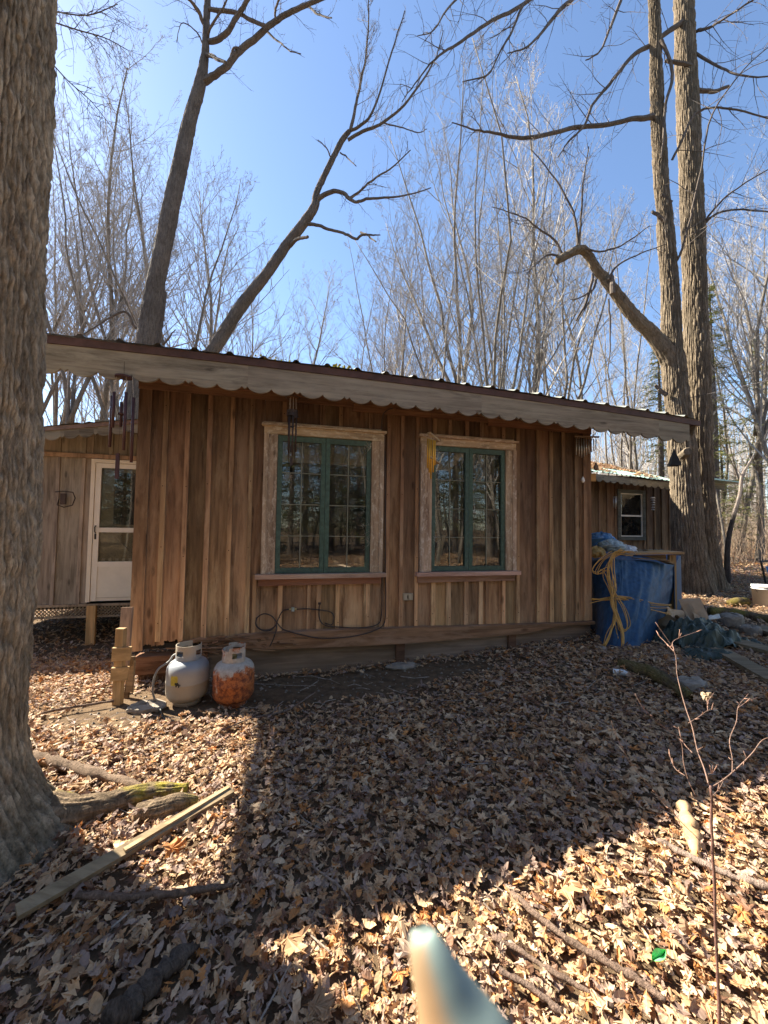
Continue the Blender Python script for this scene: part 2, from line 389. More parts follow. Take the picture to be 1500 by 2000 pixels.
def maple_templates(rs, K):
    out = []
    for k in range(K):
        th = []; rr = []
        for lobe, (ang, R) in enumerate([(-2.25, .55), (-1.15, .85), (0, 1), (1.15, .85), (2.25, .55)]):
            for da, q in ((-.42, .42), (-.25, .72), (-.12, .70), (0, 1.0), (.12, .70), (.25, .72)):
                th.append(ang+da); rr.append(R*q*rs.uniform(.85, 1.1))
        th.append(pi); rr.append(.12)
        th = np.array(th); rr = np.array(rr)*.55; m = len(th)
        ring = np.stack([rr*np.cos(th), rr*np.sin(th), 0*rr], 1)
        V = np.concatenate([[[0, 0, 0]], ring*.5, ring])
        for ax in (0, 1):
            c = rs.uniform(.5, 3.2)*rs.choice([-1, 1, 1])
            a = V[:, 1-ax]*c; V2 = V.copy(); V2[:, 1-ax] = np.sin(a)/c; V2[:, 2] += (1-np.cos(a))/c; V = V2
        V = V+rs.normal(0, .03, V.shape)
        i = np.arange(m); i2 = (i+1) % m
        tri = np.stack([0*i, 1+i, 1+i2], 1)
        quad = np.stack([1+i, 1+m+i, 1+m+i2, 1+i2], 1)
        tri2 = np.concatenate([tri, quad[:, :3], quad[:, [0, 2, 3]]])
        out.append((V, tri2))
    return out
PAL = np.array([1.27, 1.14, 1.01])*np.array([(.44, .31, .19), (.50, .37, .24), (.36, .23, .13), (.34, .26, .21), (.27, .20, .17), (.42, .20, .07), (.17, .095, .06), (.55, .44, .31), (.31, .16, .07), (.45, .33, .22)])
PW = np.array([2.6, 2.0, 2.6, 2.6, 2.2, 1.0, 2.2, .9, .8, 2.]); PW /= PW.sum()
def scatter(mb, tmpl, xyz, size, rs, tilt=.5):
    k = rs.randint(0, len(tmpl), len(xyz))
    for t, (V, Fc) in enumerate(tmpl):
        sel = np.where(k == t)[0]; m = len(sel)
        if not m: continue
        az = rs.uniform(0, 2*pi, m); ti = rs.normal(0, tilt, m); ta = rs.uniform(0, 2*pi, m); flip = rs.choice([-1, 1], m)
        v = V[None]*size[sel, None, None]; v = v.copy(); v[..., 2] *= flip[:, None]
        c, s_ = np.cos(az)[:, None], np.sin(az)[:, None]
        x = v[..., 0]*c-v[..., 1]*s_; y = v[..., 0]*s_+v[..., 1]*c; z = v[..., 2]
        c, s_ = np.cos(ta)[:, None], np.sin(ta)[:, None]
        xr = x*c+y*s_; yr = -x*s_+y*c; ct, st = np.cos(ti)[:, None], np.sin(ti)[:, None]
        x2 = xr*ct-z*st; z2 = xr*st+z*ct; x = x2*c-yr*s_; y = x2*s_+yr*c
        W = np.stack([x, y, z2], -1)
        lo = W[..., 2].min(1); W[..., 2] -= (lo*.8)[:, None]
        W = W+xyz[sel][:, None, :]
        nv = V.shape[0]
        F2 = (Fc[None]+(np.arange(m)*nv)[:, None, None]).reshape(-1, Fc.shape[1])
        col = PAL[rs.choice(len(PAL), m, p=PW)]*rs.uniform(.72, 1.18, (m, 1))
        mb.add(W.reshape(-1, 3), F2, np.repeat(col, nv, 0), (0, 0, 0))
def litter():
    rs = np.random.RandomState(11); mb = MB()
    near = leaf_templates(rs, 30, 9); mp = maple_templates(rs, 14); far = leaf_templates(rs, 16, 5)
    def pts(n, x0, x1, y0, y1):
        return np.stack([rs.uniform(x0, x1, n), rs.uniform(y0, y1, n)], 1)
    def keep(p, soilthin=True):
        x, y = p[:, 0], p[:, 1]; k = ~in_cabin(x, y)
        dx = x-CF.O[0]; dy = y-CF.O[1]; s = dx*CF.w[0]+dy*CF.w[1]; o = dx*CF.n[0]+dy*CF.n[1]
        soil = np.exp(-((s-1.3)/1.5)**2-((o-.40)/.36)**2)*1.4+np.exp(-((s-.2)/.7)**2-((o-.62)/.22)**2)*.9   # trodden bare soil by the wall and the tanks
        soil += .55*np.exp(-((s-3.0)/1.5)**2-((o-.35)/.25)**2)
        soil += .5*np.exp(-((x-1.7)/.9)**2-((y-3.3)/.35)**2)
        k &= rs.rand(len(p)) > soil+.25*vn(x*3, y*3)*(soil > .15)
        return p[k]
    def z_(p, hi): return np.column_stack([p, gh(p[:, 0], p[:, 1])+rs.uniform(-.004, hi, len(p))])
    A = keep(pts(92000, -4.2, 5.4, .2, 4.2)); A = A[(np.abs(A[:, 0]) < A[:, 1]*1.12+.5) | (rs.rand(len(A)) < .45)]
    q = z_(A, .035); scatter(mb, near, q, rs.uniform(.024, .060, len(q)), rs, .48)
    B = keep(pts(15000, -4.2, 5.4, .2, 4.6)); B = B[(np.abs(B[:, 0]) < B[:, 1]*1.12+.5) | (rs.rand(len(B)) < .5)]
    q = z_(B, .045); scatter(mb, mp, q, rs.uniform(.038, .088, len(q)), rs, .32)
    Cc = keep(pts(60000, -9, 12, 3.9, 12)); Cc = Cc[np.abs(Cc[:, 0]) < Cc[:, 1]*1.15+2.5]
    q = z_(Cc, .04); scatter(mb, far, q, rs.uniform(.035, .08, len(q)), rs, .5)
    D = pts(16000, 4, 24, 11, 26); q = z_(D, .05); scatter(mb, far, q, rs.uniform(.09, .17, len(q)), rs, .45)
    E_ = pts(22000, -9, 10, -8, .6); q = z_(E_, .04); scatter(mb, far, q, rs.uniform(.07, .12, len(q)), rs, .45)
    Lg = pts(150, -2.5, 3.4, 1.0, 3.6); q = z_(keep(Lg), .01); q[:, 2] += .03; scatter(mb, mp[:6], q, rs.uniform(.11, .16, len(q)), rs, .22)
    o = mb.build('leaf_litter', M_leaf); tag(o, 'carpet of curled dry brown leaves over the forest floor', 'leaf litter', kind='stuff')
    # short broken twigs among the leaves
    tb = MB()
    for i in range(420):
        x = rs.uniform(-2.6, 4.2); y = rs.uniform(1.0, 5.0); L = rs.uniform(.05, .28); a = rs.uniform(0, pi) if rs.rand() < .5 else rs.normal(-.5, .3)
        if in_cabin(np.array([x]), np.array([y]))[0]: continue
        c = np.array([x, y]); d = np.array([cos(a), sin(a)])*L/2
        q = [c-d, c+rs.normal(0, .008, 2), c+d]
        tb.tube([(*p, float(gh(*p))+rs.uniform(.012, .04)) for p in q], rs.uniform(.0015, .004), 4, (.9, .8, .7))
    tag(tb.build('twig_litter', M_twig), 'thin broken twigs lying among the dry leaves', 'twig litter', kind='stuff')
litter()

# ------------------------------------------------------------------ the cabin (local: x along the wall, -y outwards)
rng = random.Random(5)
def gl(s, o=0.0, fr=CF):                                # ground height under a wall point
    p = fr.world(s, o, 0); return float(gh(p[0], p[1]))
W1 = (1.057, 2.229); W2 = (2.628, 3.747)
Z_SILL, Z_HEAD = .955, 2.388
def shade(lo=.8, hi=1.15, tint=.06):
    k = rng.uniform(lo, hi); return (k*(1+rng.uniform(-tint, tint)), k, k*(1+rng.uniform(-tint, tint)))
cabin = empty('cabin', CF.O, CF.A)
tag(cabin, 'brown board and batten cabin with two green casement windows and scalloped eave', 'cabin')
def eave_z(s): return 2.835-.004*(s-1.5)**2-.012*(s-1.5)
def front_wall():
    mb = MB()
    bat = [.01, .2025, .385, .574, .768, .944, 1.24, 1.605, 1.787, 2.09, 2.285, 2.434, 2.60, 2.79, 2.966, 3.165, 3.337, 3.61, 3.787, 4.044, 4.219, 4.384, 4.561, 4.70]
    zt = lambda s: 2.70
    edges = [0.0]+bat[1:-1]+[4.745]
    for a, b in zip(edges[:-1], edges[1:]):
        cuts = [a, b]
        for w in (W1, W2):
            for q in w:
                if a < q < b: cuts.append(q)
        cuts.sort(); col = shade(.68, 1.15, .08); off = (rng.random(), rng.random(), rng.random())
        for c, d in zip(cuts[:-1], cuts[1:]):
            m = (c+d)/2; inw = any(w[0] < m < w[1] for w in (W1, W2))
            zb = .345 if m > 1.1 else .36
            segs = [(zb, Z_SILL-.02), (Z_HEAD-.05, zt(m))] if inw else [(zb, zt(m))]
            for i, (z0, z1) in enumerate(segs):
                if i == 0 and m < 1.25:                 # rotted, splintered ends
                    x = c+.0015
                    while x < d-.002:
                        wd = min(rng.uniform(.006, .022), d-.0015-x)
                        wd = min(rng.uniform(.004, .011), d-.0015-x)
                        zz = .338+.05*max(0, x-.35)+.014*float(vn(x*26, 3.3))+.020*max(0, float(vn(x*9, 8.1)))*(x > .2)+rng.uniform(-.006, .008)
                        if .24 < x < .36: zz += .03
                        if .36 < x < .44: zz -= .035*rng.random()
                        mb.box((x, .0+rng.uniform(0, .003), zz), (x+wd, .02, zz+.14), col, off, jit=.0008); x += wd
                    mb.box((c+.0015, 0.001, .44), (d-.0015, .0215, z1), col, off)
                else: mb.box((c+.0015, 0, z0), (d-.0015, .02, z1), col, off)
    for k, s in enumerate(bat[1:-1]):
        w = rng.uniform(.036, .046)
        inw = [w_ for w_ in (W1, W2) if w_[0] < s < w_[1]]
        col = shade(1.15, 1.55, .06)
        segs = [(.35, Z_SILL-.09), (Z_HEAD+.02, 2.66)] if inw else [(.35+(.02 if s < 1 else 0)+rng.uniform(-.01, .015), 2.66)]
        for z0, z1 in segs: mb.box((s-w/2, -.021, z0), (s+w/2, -.001, z1), col, jit=.0015)
    for s in bat[1:-1]:                                 # nail heads along the battens
        for zz in (.5, 1.15, 1.8, 2.5):
            if any(w_[0] < s < w_[1] for w_ in (W1, W2)) and .8 < zz < 2.42: continue
            if rng.random() < .8: x = s+rng.uniform(-.008, .008); z = zz+rng.uniform(-.06, .06); mb.box((x-.004, -.0235, z-.004), (x+.004, -.0212, z+.004), (.25, .2, .18))
    # extra battens that only exist below or above the windows
    for s, z0, z1 in ((1.005, .36, .95), (1.51, .36, .865), (2.065, .36, .865), (2.95, .36, .865), (3.41, .36, .865)):
        mb.box((s-.017, -.0205, z0), (s+.017, -.0012, z1), shade(1.0, 1.25), jit=.001)
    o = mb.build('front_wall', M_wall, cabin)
    cb = MB(); cb.box((-.02, -.026, .30), (.085, -.001, 2.69), (.95, .92, .92), jit=.002)
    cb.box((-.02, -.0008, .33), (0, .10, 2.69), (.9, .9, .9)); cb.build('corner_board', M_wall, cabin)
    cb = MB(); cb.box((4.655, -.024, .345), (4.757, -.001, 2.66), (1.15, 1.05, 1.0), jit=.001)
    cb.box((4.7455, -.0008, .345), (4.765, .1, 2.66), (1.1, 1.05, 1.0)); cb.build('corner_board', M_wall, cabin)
    fb = MB()                                          # frieze plank under the eave, in three lengths
    for a, b in ((-.02, 1.9), (1.903, 3.4), (3.403, 4.75)):
        fb.box((a, -.045, 2.635-.022*(a+b)/2), (b, -.0265, 2.80), shade(.9, 1.1))
    for a, b in ((.0, 2.35), (2.353, 4.75)): fb.box((a, -.064, 2.70-.02*(a+b)/2), (b, -.0455, 2.81), shade(.85, 1.05))
    fb.build('frieze', M_frieze, cabin)
front_wall()
def roof_rise(y): return .30*(min(y, 1.9)+.43)-.30*max(0, y-1.9)
def other_walls():
    ma, mc = MB(), MB(); D = 4.1
    x = 0.12
    while x < D:                                       # left and right sides, boards of their own
        zt = lambda q: 2.66+roof_rise(q)
        for k, m_ in enumerate((ma, mc)):
            s0, s1 = ((0, .02), (4.725, 4.745))[k]; c0, c1 = ((-.02, .0), (4.745, 4.765))[k]
            m_.box((s0, x, .33), (s1, x+.1875, min(zt(x), zt(x+.187))), shade())
            m_.box((c0, x-.02, .34), (c1, x+.02, min(zt(x-.02), zt(x+.02))-.01), shade(1, 1.2))
        x += .187
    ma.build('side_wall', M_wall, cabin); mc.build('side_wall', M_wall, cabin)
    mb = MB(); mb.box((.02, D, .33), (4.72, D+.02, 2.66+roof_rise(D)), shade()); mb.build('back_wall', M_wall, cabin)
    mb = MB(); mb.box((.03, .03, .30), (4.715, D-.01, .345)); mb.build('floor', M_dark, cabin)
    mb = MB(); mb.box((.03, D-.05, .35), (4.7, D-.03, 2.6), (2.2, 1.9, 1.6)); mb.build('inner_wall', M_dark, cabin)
other_walls()
def beam_and_skirt():
    n = 90; mb = MB()                                   # reddish bottom beam: broken off ragged at the left, rotted thin at the right
    s = np.linspace(.40, 4.75, n)
    top = .415-.0*s-.055*smooth(1.2, 4.7, s)+.003*vn(s*3, s*0)
    bot = .255+.012*np.sin(s*2)+.075*smooth(3.7, 4.5, s)+.012*np.abs(vn(s*9, s*0+3))*smooth(3.6, 4.2, s)
    rag = smooth(1.25, .5, s); bot = bot+.07*rag+.03*vn(s*22, s*0+5)*rag; top = top-.03*rag+.02*vn(s*17, s*0+9)*rag
    y = -.075+.05*rag
    V = np.stack([np.stack([s, y, bot], 1), np.stack([s, y-.002, top], 1), np.stack([s, 0*s-.022, top+.004], 1), np.stack([s, 0*s-.022, bot], 1)], 1)
    mb.grid(V, wrap=True, off=(.3, .1, .2)); mb.f.append(np.array([[3, 2, 1, 0]])); mb.f.append(np.array([[0, 1, 2, 3]])+(n-1)*4)
    mb.build('bottom_beam', M_beam, cabin)
    mb = MB()                                           # splinters of the rotten end
    for i in range(120):
        a = rng.uniform(.28, 1.3); z = rng.uniform(.27, .40)-.06*(a < .5); L = rng.uniform(.05, .22)
        mb.beam((a, -.03-rng.uniform(0, .05), z), (a+L, -.03-rng.uniform(0, .06), z+rng.uniform(-.03, .02)), rng.uniform(.004, .014), rng.uniform(.004, .012), shade(.5, 1.3))
    mb.build('rotten_splinters', M_beam, cabin)
    mb = MB()
    for a, b in ((.62, 2.43), (2.434, 3.70), (3.704, 4.74)):
        k = 24; ss = np.linspace(a, b, k)
        zb = np.array([gl(q, .0)-.04 for q in ss])
        V = np.stack([np.stack([ss, 0*ss-.014, zb], 1), np.stack([ss, 0*ss-.014, 0*ss+.33], 1), np.stack([ss, 0*ss+.006, 0*ss+.33], 1), np.stack([ss, 0*ss+.006, zb], 1)], 1)
        mb.grid(V, wrap=True, col=shade(.9, 1.1))
    mb.build('skirting', M_ply, cabin)
    for a in (2.43, 3.70):
        mb = MB(); mb.box((a-.045, -.045, gl(a)-.04), (a+.045, -.0145, .262), (.9, .9, .9), jit=.003); mb.build('skirting_post', M_frieze, cabin)
    for a in (.62, 1.9, 3.3):
        mb = MB(); mb.box((a, .3, gl(a, -.4)-.05), (a+.2, .6, .30), (.7, .7, .7), jit=.01); mb.build('foundation_block', M_stone, cabin)
beam_and_skirt()
def window(w, kind):
    a, b = w; z0, z1 = Z_SILL, Z_HEAD; T = .125
    win = empty('window'); win.parent = cabin
    for sd_ in (0, 1):
        mb = MB(); x0, x1 = ((a, a+.042), (b-.042, b))[sd_]; mb.box((x0, -.052, z0), (x1, .0, z1-.10), shade(.95, 1.15), jit=.0025)
        x0, x1 = ((a+.0415, a+T), (b-T, b-.0415))[sd_]; mb.box((x0, -.040, z0+.0005), (x1, .001, z1-.1005), shade(.9, 1.15), jit=.002)
        mb.build('casing', M_trim, win)
    hd = MB(); hd.box((a-.002, -.044, z1-.0995), (b+.002, .0, z1-.022), shade(.9, 1.1), jit=.002)
    hd.box((a-.022, -.068, z1-.0215), (b+.022, .0, z1+.004), shade(1, 1.2), jit=.003)
    hd.box((a-.01, -.05, z1+.0045), (b-.03, .0, z1+.018), shade(.8, 1.0), jit=.003); hd.build('head_board', M_trimx, win)
    sb = MB(); sb.box((a-.045, -.095, z0-.042), (b+.03, .0, z0-.001), shade(1.05, 1.15), jit=.0015); sb.build('sill', M_sill, win)
    ap = MB(); ap.box((a-.02, -.042, z0-.11), (b-.01, -.0, z0-.043), (.72, .68, .66) if kind else (.6, .45, .4), jit=.002)
    ap.build('apron', M_sill, win)
    c = (a+b)/2
    for x0, x1 in ((a+T+.004, c-.002), (c+.002, b-T-.004)):
        zb, zt = z0+.004, z1-.102; st = .042
        sh = MB()
        sh.box((x0, -.026, zb), (x0+st, .012, zt), shade(.9, 1.1)); sh.box((x1-st, -.026, zb), (x1, .012, zt), shade(.9, 1.1))
        sh.box((x0+st, -.025, zb), (x1-st, .011, zb+.05), shade(.9, 1.1)); sh.box((x0+st, -.025, zt-.055), (x1-st, .011, zt), shade(.9, 1.1))
        sh.build('sash', M_green, win)
        g = MB(); g.box((x0+st, .0, zb+.05), (x1-st, .003, zt-.055)); g.build('pane', M_glass, win)
        mu = MB(); xm = (x0+x1)/2
        mu.box((xm-.004, -.009, zb+.05), (xm+.004, -.001, zt-.055), (.42, .40, .36))
        for k in (1, 2, 3):
            z = zb+.05+(zt-zb-.105)*k/4; mu.box((x0+st, -.0085, z-.0035), (xm-.0052, -.0012, z+.0035), (.42, .40, .36)); mu.box((xm+.0052, -.0085, z-.0035), (x1-st, -.0012, z+.0035), (.42, .40, .36))
        mu.build('muntin', M_muntin, win)
    if kind == 1:
        l = MB(); xx = c+.055; zz = 1.62
        l.tube([(xx, -.028, zz-.035), (xx, -.045, zz-.035), (xx, -.045, zz+.035), (xx, -.028, zz+.035)], .004, 6); l.build('handle', M_silver, win)
        l = MB(); l.box((xx-.008, -.030, zz-.04), (xx+.03, -.027, zz-.033)); l.build('latch', M_silver, win)
    # drooping cobwebs in the corners
    cw = MB(); cx = b-T if kind == 0 else a+T+.02
    for i in range(26):
        h = rng.choice([zt-.02, zt-.05, z0+.4+rng.uniform(-.12, .12)]); q = rng.uniform(.02, .09)
        e = cx-q*(1 if kind == 0 else -1)
        cw.tube([(cx, -.042, h), ((cx+e)/2, -.036, h-rng.uniform(.01, .05)), (e, -.028, h-rng.uniform(-.05, .09))], .0006, 3, (.8, .76, .7))
    tag(cw.build('cobweb', M_plastic, win), kind='stuff')
    return win
window(W1, 0); window(W2, 1)
def roof():
    x0, x1, y0, y1 = -1.35, 5.93, -.43, 4.55
    xs = []; per = .2725; x = x0
    prof = [(0, 0), (.35, 0), (.40, .006), (.44, .020), (.50, .024), (.56, .020), (.60, .006), (.65, 0)]
    while x < x1: xs += [(x+p*per, h) for p, h in prof]; x += per
    xs = [(a+.094, h) for a, h in xs if a+.094 < x1]
    ys = np.linspace(y0, y1, 22); X = np.array([a for a, h in xs]); Hh = np.array([h for a, h in xs])
    ys = np.concatenate([np.linspace(y0, 1.35, 12), [1.41, 1.9], np.linspace(2.1, y1, 10)])
    def sheet(dz):                                       # gable: rises to a ridge 1.9 m behind the wall; the left rake is skewed out to shape its ground shadow
        rows = []
        for y in ys:
            sk = -.233*(y-y0)*np.clip((2.0-X)/3.35, 0, 1)
            XX = X+sk
            if y > 1.4: XX = np.maximum(XX, -.06)
            rows.append(np.stack([XX, 0*X+y, eave_z(X)+.006+Hh+dz+roof_rise(y)+.004*vn(X*4, X*0+y*3)], 1))
        return np.stack(rows)
    mb = MB(); mb.grid(sheet(0.0)); mb.grid(sheet(.0014)[:, ::-1]); roofo = mb.build('roof', M_roofm, cabin)
    ms = MB()
    for s, n in ((1.08, 5), (1.72, 12)):
        for i in range(n*5):
            q = (s+rng.gauss(0, .07), y0+abs(rng.gauss(.06, .05)), eave_z(s)+.024+rng.uniform(0, .012)); r = rng.uniform(.004, .009)
            ms.box((q[0]-r, q[1]-r, q[2]-r*.5), (q[0]+r, q[1]+r, q[2]+r), shade(.8, 1.2), jit=r*.4)
    tag(ms.build('moss', plain('moss', (.42, .38, .06), .9, 0, .4, 20), roofo), kind='stuff')
    n = 60; s = np.linspace(x0, x1, n)
    st = MB(); z1 = eave_z(s); d = .058
    V = np.stack([np.stack([s, 0*s-.408, z1-d], 1), np.stack([s, 0*s-.414, z1], 1), np.stack([s, 0*s-.38, z1], 1), np.stack([s, 0*s-.38, z1-d], 1)], 1)
    st.grid(V, wrap=True); st.f.append(np.array([[3, 2, 1, 0]])); st.f.append(np.array([[0, 1, 2, 3]])+(n-1)*4)
    st.build('drip_edge', M_maroon, cabin)
    fa = MB(); s = -1.33; k = 0                          # scalloped fascia cut as two scallops and a tooth
    def scal(s0, w, depth, tooth):
        m = 12 if not tooth else 4
        t = np.linspace(0, 1, m+1); xx = s0+t*w
        zb = (np.sin(pi*t)**.62)*depth if not tooth else (1-np.abs(2*t-1))*depth*.42
        for i in range(m):
            top0, top1 = eave_z(xx[i])-d-.002, eave_z(xx[i+1])-d-.002
            lo = .184; b0, b1 = top0-lo-zb[i], top1-lo-zb[i+1]
            fa.v_ = None
            V = [(xx[i], -.40, b0), (xx[i+1], -.40, b1), (xx[i+1], -.40, top1), (xx[i], -.40, top0), (xx[i], -.38, b0), (xx[i+1], -.38, b1), (xx[i+1], -.38, top1), (xx[i], -.38, top0)]
            fs = [(0, 1, 2, 3), (7, 6, 5, 4), (0, 4, 5, 1), (3, 2, 6, 7)]
            if i == 0: fs.append((0, 3, 7, 4))
            if i == m-1: fs.append((1, 5, 6, 2))
            fa.add(V, fs, colr, offr)
    colr = shade(.9, 1.1); offr = (0, 0, 0)
    s = -.385-2*.44-.001; j = 0
    while s < 5.45:
        if j % 5 == 0: colr = shade(.88, 1.12, .03); offr = (rng.random(), 0, 0)
        scal(s, .195, .046, False); scal(s+.195, .195, .046, False); scal(s+.39, .05, .046, True); s += .44; j += 1
    fa.build('fascia', M_grey, cabin)
    q = -1.25
    while q < 6:                                         # rafters under the sheet, following the slope
        z = eave_z(q)-.035; k = .233*np.clip((2-q)/3.35, 0, 1)
        rf = MB(); e_ = 1.9 if q > 0 else 1.32; rf.beam((q, -.375, z-.03), (q-k*(e_+.4), e_, z-.03+.30*(e_+.375)), .038, .085, shade(.6, .8)); rf.build('rafter', M_ply, cabin)
        q += .61
    for q, e in ((x0+.03, -.233), (x1-.03, 0)):
        rk = MB(); z = eave_z(q)-.09; e_ = 1.9 if q > 0 else 1.33; rk.beam((q, -.372, z), (q+e*(e_+.37), e_, z+.30*(e_+.372)), .02, .15)
        if q > 0: rk.beam((q+e*2.25, 1.92, z+.68), (q+e*4.8, 4.5, z+.68-.30*2.58), .02, .15); rk.build('rake_board', M_grey, cabin)
roof()
def outlet():
    mb = MB(); mb.box((2.458, -.024, .665), (2.565, -.0215+.02, .735), (.42, .38, .30)); o = mb.build('outlet_cover', M_white, cabin)
    q = MB()
    for x in (2.484, 2.532):
        q.box((x-.014, -.028, .672), (x+.014, -.0245, .728), (.55, .5, .42))
    q.build('flap', M_white, o)
    q = MB(); q.box((2.504, -.030, .685), (2.512, -.0242, .715)); q.build('slot', M_black, o)
outlet()
def interior():
    # things seen dimly through the right hand window
    p = MB(); p.beam((3.05, .55, .95), (3.12, .50, 1.33), .045, .02, (1.3, 1.25, 1.15)); tag(p.build('leaning_board', M_white, None), 'pale narrow board propped inside the right window', 'board')
    o = bpy.data.objects['leaning_board']; o.location = CF.O; o.rotation_euler = (0, 0, CF.A)
    n = 26; mb = MB(); s = np.linspace(3.20, 3.58, n); z = np.linspace(.95, 1.52, 14)
    V = np.stack([np.stack([s, .30+.03*np.sin(s*60+zz*2)+0*s, 0*s+zz-.12*(s-3.2)*(zz > 1.4)], 1) for zz in z]); mb.grid(V)
    c = mb.build('hanging_cloth', plain('dull_cloth', (.13, .09, .07), .9), None, True); c.location = CF.O; c.rotation_euler = (0, 0, CF.A)
    tag(c, 'dull brown cloth hanging inside the right window', 'cloth')
    mb = MB(); mb.box((1.0, .5, .345), (3.9, 1.1, .93), (.9, .9, .9)); t = mb.build('workbench', M_ply, None); t.location = CF.O; t.rotation_euler = (0, 0, CF.A)
    tag(t, 'dark wooden bench inside below the cabin windows', 'bench')
interior()

# ------------------------------------------------------------------ left annex, set back, with a white storm door
annex = empty('annex', CF.world(0, -2.44, 0), CF.A)
tag(annex, 'weathered grey annex on short posts with a white storm door, left of the cabin', 'annex')
def build_annex():
    mb = MB(); e = [-3.1, -2.72, -2.36, -2.10, -1.835, -1.53, -1.425]
    for a, b in zip(e[:-1], e[1:]): mb.box((a+.002, 0, .29), (b-.002, .02, 2.75), shade(.85, 1.15))
    for a, b in ((-1.425, -1.0), (-1.0, -.62), (-.62, -.3), (-.3, -.03)): mb.box((a+.002, 0, 2.40), (b-.002, .02, 2.9), shade(.6, .8))
    mb.box((-.57, 0.001, .29), (-.03, .021, 2.40), shade())
    for s in (-2.72, -2.36, -2.10, -1.835, -1.53):
        mb.box((s-.022, -.021, .29), (s+.022, -.001, 2.33), shade(1.0, 1.2)); mb.box((s-.022, -.021, 2.40), (s+.022, -.001, 2.66), shade(.7, .9))
    for s in (-1.2, -.9, -.6, -.3): mb.box((s-.022, -.021, 2.40), (s+.022, -.001, 2.72), shade(.8, 1.0))
    mb.build('wall', M_annex, annex)
    mb = MB(); mb.box((-3.1, -.04, 2.335), (-.03, -.0215, 2.395), (1.2, .95, .82)); mb.build('header_board', M_annex, annex)
    mb = MB()
    for y in (1.4, 2.78): mb.box((-3.1, y, .29), (-.03, y+.02, 2.7))
    mb.box((-3.1, .0205, .29), (-3.08, 2.8, 2.7)); mb.build('back_wall', M_annex, annex)
    mb = MB(); mb.box((-3.1, .02, .22), (-.03, 2.8, .285)); mb.build('floor', M_dark, annex)
    # the rising roof and its scalloped fascia
    z = lambda s: 2.663+.172*(s+1.86)
    r = MB(); s = np.linspace(-3.6, -.03, 50); hh = .02*(np.cos(s*2*pi/.27)**8)
    ys = (-.36, 1.2, 3.0); r.grid(np.stack([np.stack([s, 0*s+y, z(s)+.008+hh], 1) for y in ys])); r.grid(np.stack([np.stack([s, 0*s+y, z(s)+.0095+hh], 1) for y in ys])[:, ::-1]); r.build('roof', M_roofm, annex)
    fa = MB(); x = -3.55
    while x < -.1:
        for k, w in enumerate((.17, .17, .045)):
            if x+w > -.04: break
            t = np.linspace(0, 1, 9); xx = x+t*w; zb = np.sin(pi*t)**.65*.045 if k < 2 else (1-abs(2*t-1))*.02
            poly = [(q, z(q)-.05) for q in xx[::-1]]+[(q, z(q)-.135-d_) for q, d_ in zip(xx, zb)]
            fa.prism(poly, -.34, -.32); x += w
        else: continue
        break
    fa.build('fascia', M_grey, annex)
    st = MB(); st.prism([(-3.6, z(-3.6)-.048), (-.03, z(-.03)-.048), (-.03, z(-.03)+.004), (-3.6, z(-3.6)+.004)], -.35, -.31, (3.2, 4.2, 3.6)); st.build('drip_edge', M_maroon, annex)
    la = MB()                                            # lattice band below the floor
    la.box((-3.1, -.03, .255), (-.03, .0, .288), (1.1, 1, .9)); la.box((-3.1, -.03, .10), (-.03, .0, .125), (1.1, 1, .9))
    x = -3.1
    while x < -.2:
        for dd in (1, -1):
            la.beam((x, -.012-.006*dd, .19-.066*dd), (x+.13, -.012-.006*dd, .19+.066*dd), .011, .005, (1, .95, .85)); la.beam((x, -.012-.006*dd, .19-.066*dd), (x+.13, -.012-.006*dd, .19+.066*dd), .005, .011, (1, .95, .85))
        x += .045
    la.build('lattice', M_annex, annex)
    for s in (-2.75, -1.335, -.2):
        p = MB(); p.box((s-.055, -.075, -.32), (s+.055, -.031, .27), (1.35, 1.2, 1.0), jit=.002); p.build('post', M_lumz, annex)
    d = MB(); a, b, zb, zt = -1.425, -.575, .315, 2.325
    for q in ((a, -.045, zb, a+.05, .0, zt), (b-.05, -.045, zb, b, 0, zt), (a+.05, -.044, zt-.05, b-.05, 0, zt)): d.box(q[:3], q[3:], (.98, .95, .9))
    door = d.build('storm_door', M_white, annex)
    d = MB(); a2, b2 = a+.055, b-.055
    for q in ((a2, -.035, zb+.01, a2+.07, -.005, zt-.055), (b2-.07, -.035, zb+.01, b2, -.005, zt-.055), (a2+.07, -.034, zt-.12, b2-.07, -.006, zt-.055), (a2+.07, -.034, 1.29, b2-.07, -.006, 1.355), (a2+.07, -.034, .80, b2-.07, -.006, .875)): d.box(q[:3], q[3:])
    d.box((a2+.07, -.027, zb+.01), (b2-.07, -.012, .80), (.97, .97, .95)); d.box((a2+.075, -.030, zb+.05), (b2-.075, -.0272, zb+.06), (.7, .68, .62)); d.build('door_leaf', M_white, door)
    d = MB(); d.box((a2+.07, -.016, 1.355), (b2-.07, -.013, zt-.12)); d.box((a2+.07, -.016, .875), (b2-.07, -.013, 1.29)); d.build('pane', M_glass, door)
    d = MB(); d.box((a2, .03, zb), (b2, .06, zt-.02), (.62, .56, .46)); d.build('inner_door', M_white, door)
    d = MB(); d.box((a2+.22, .022, 1.40), (b2-.1, .0295, 2.15), (1.4, 1.4, 1.4)); d.build('door_window', M_dark, door)
    d = MB(); d.beam((a2+.25, .02, 1.22), (a2+.55, .02, .92), .03, .012, (.45, .4, .33)); d.box((a2+.1, .018, .88), (b2-.1, .028, .90), (.5, .45, .38))
    for k in range(6): d.box((a2+.1+.085*k, .014, .88), (a2+.14+.085*k, .0175, .92), (.9, .9, .85))
    d.build('door_brace', M_white, door)
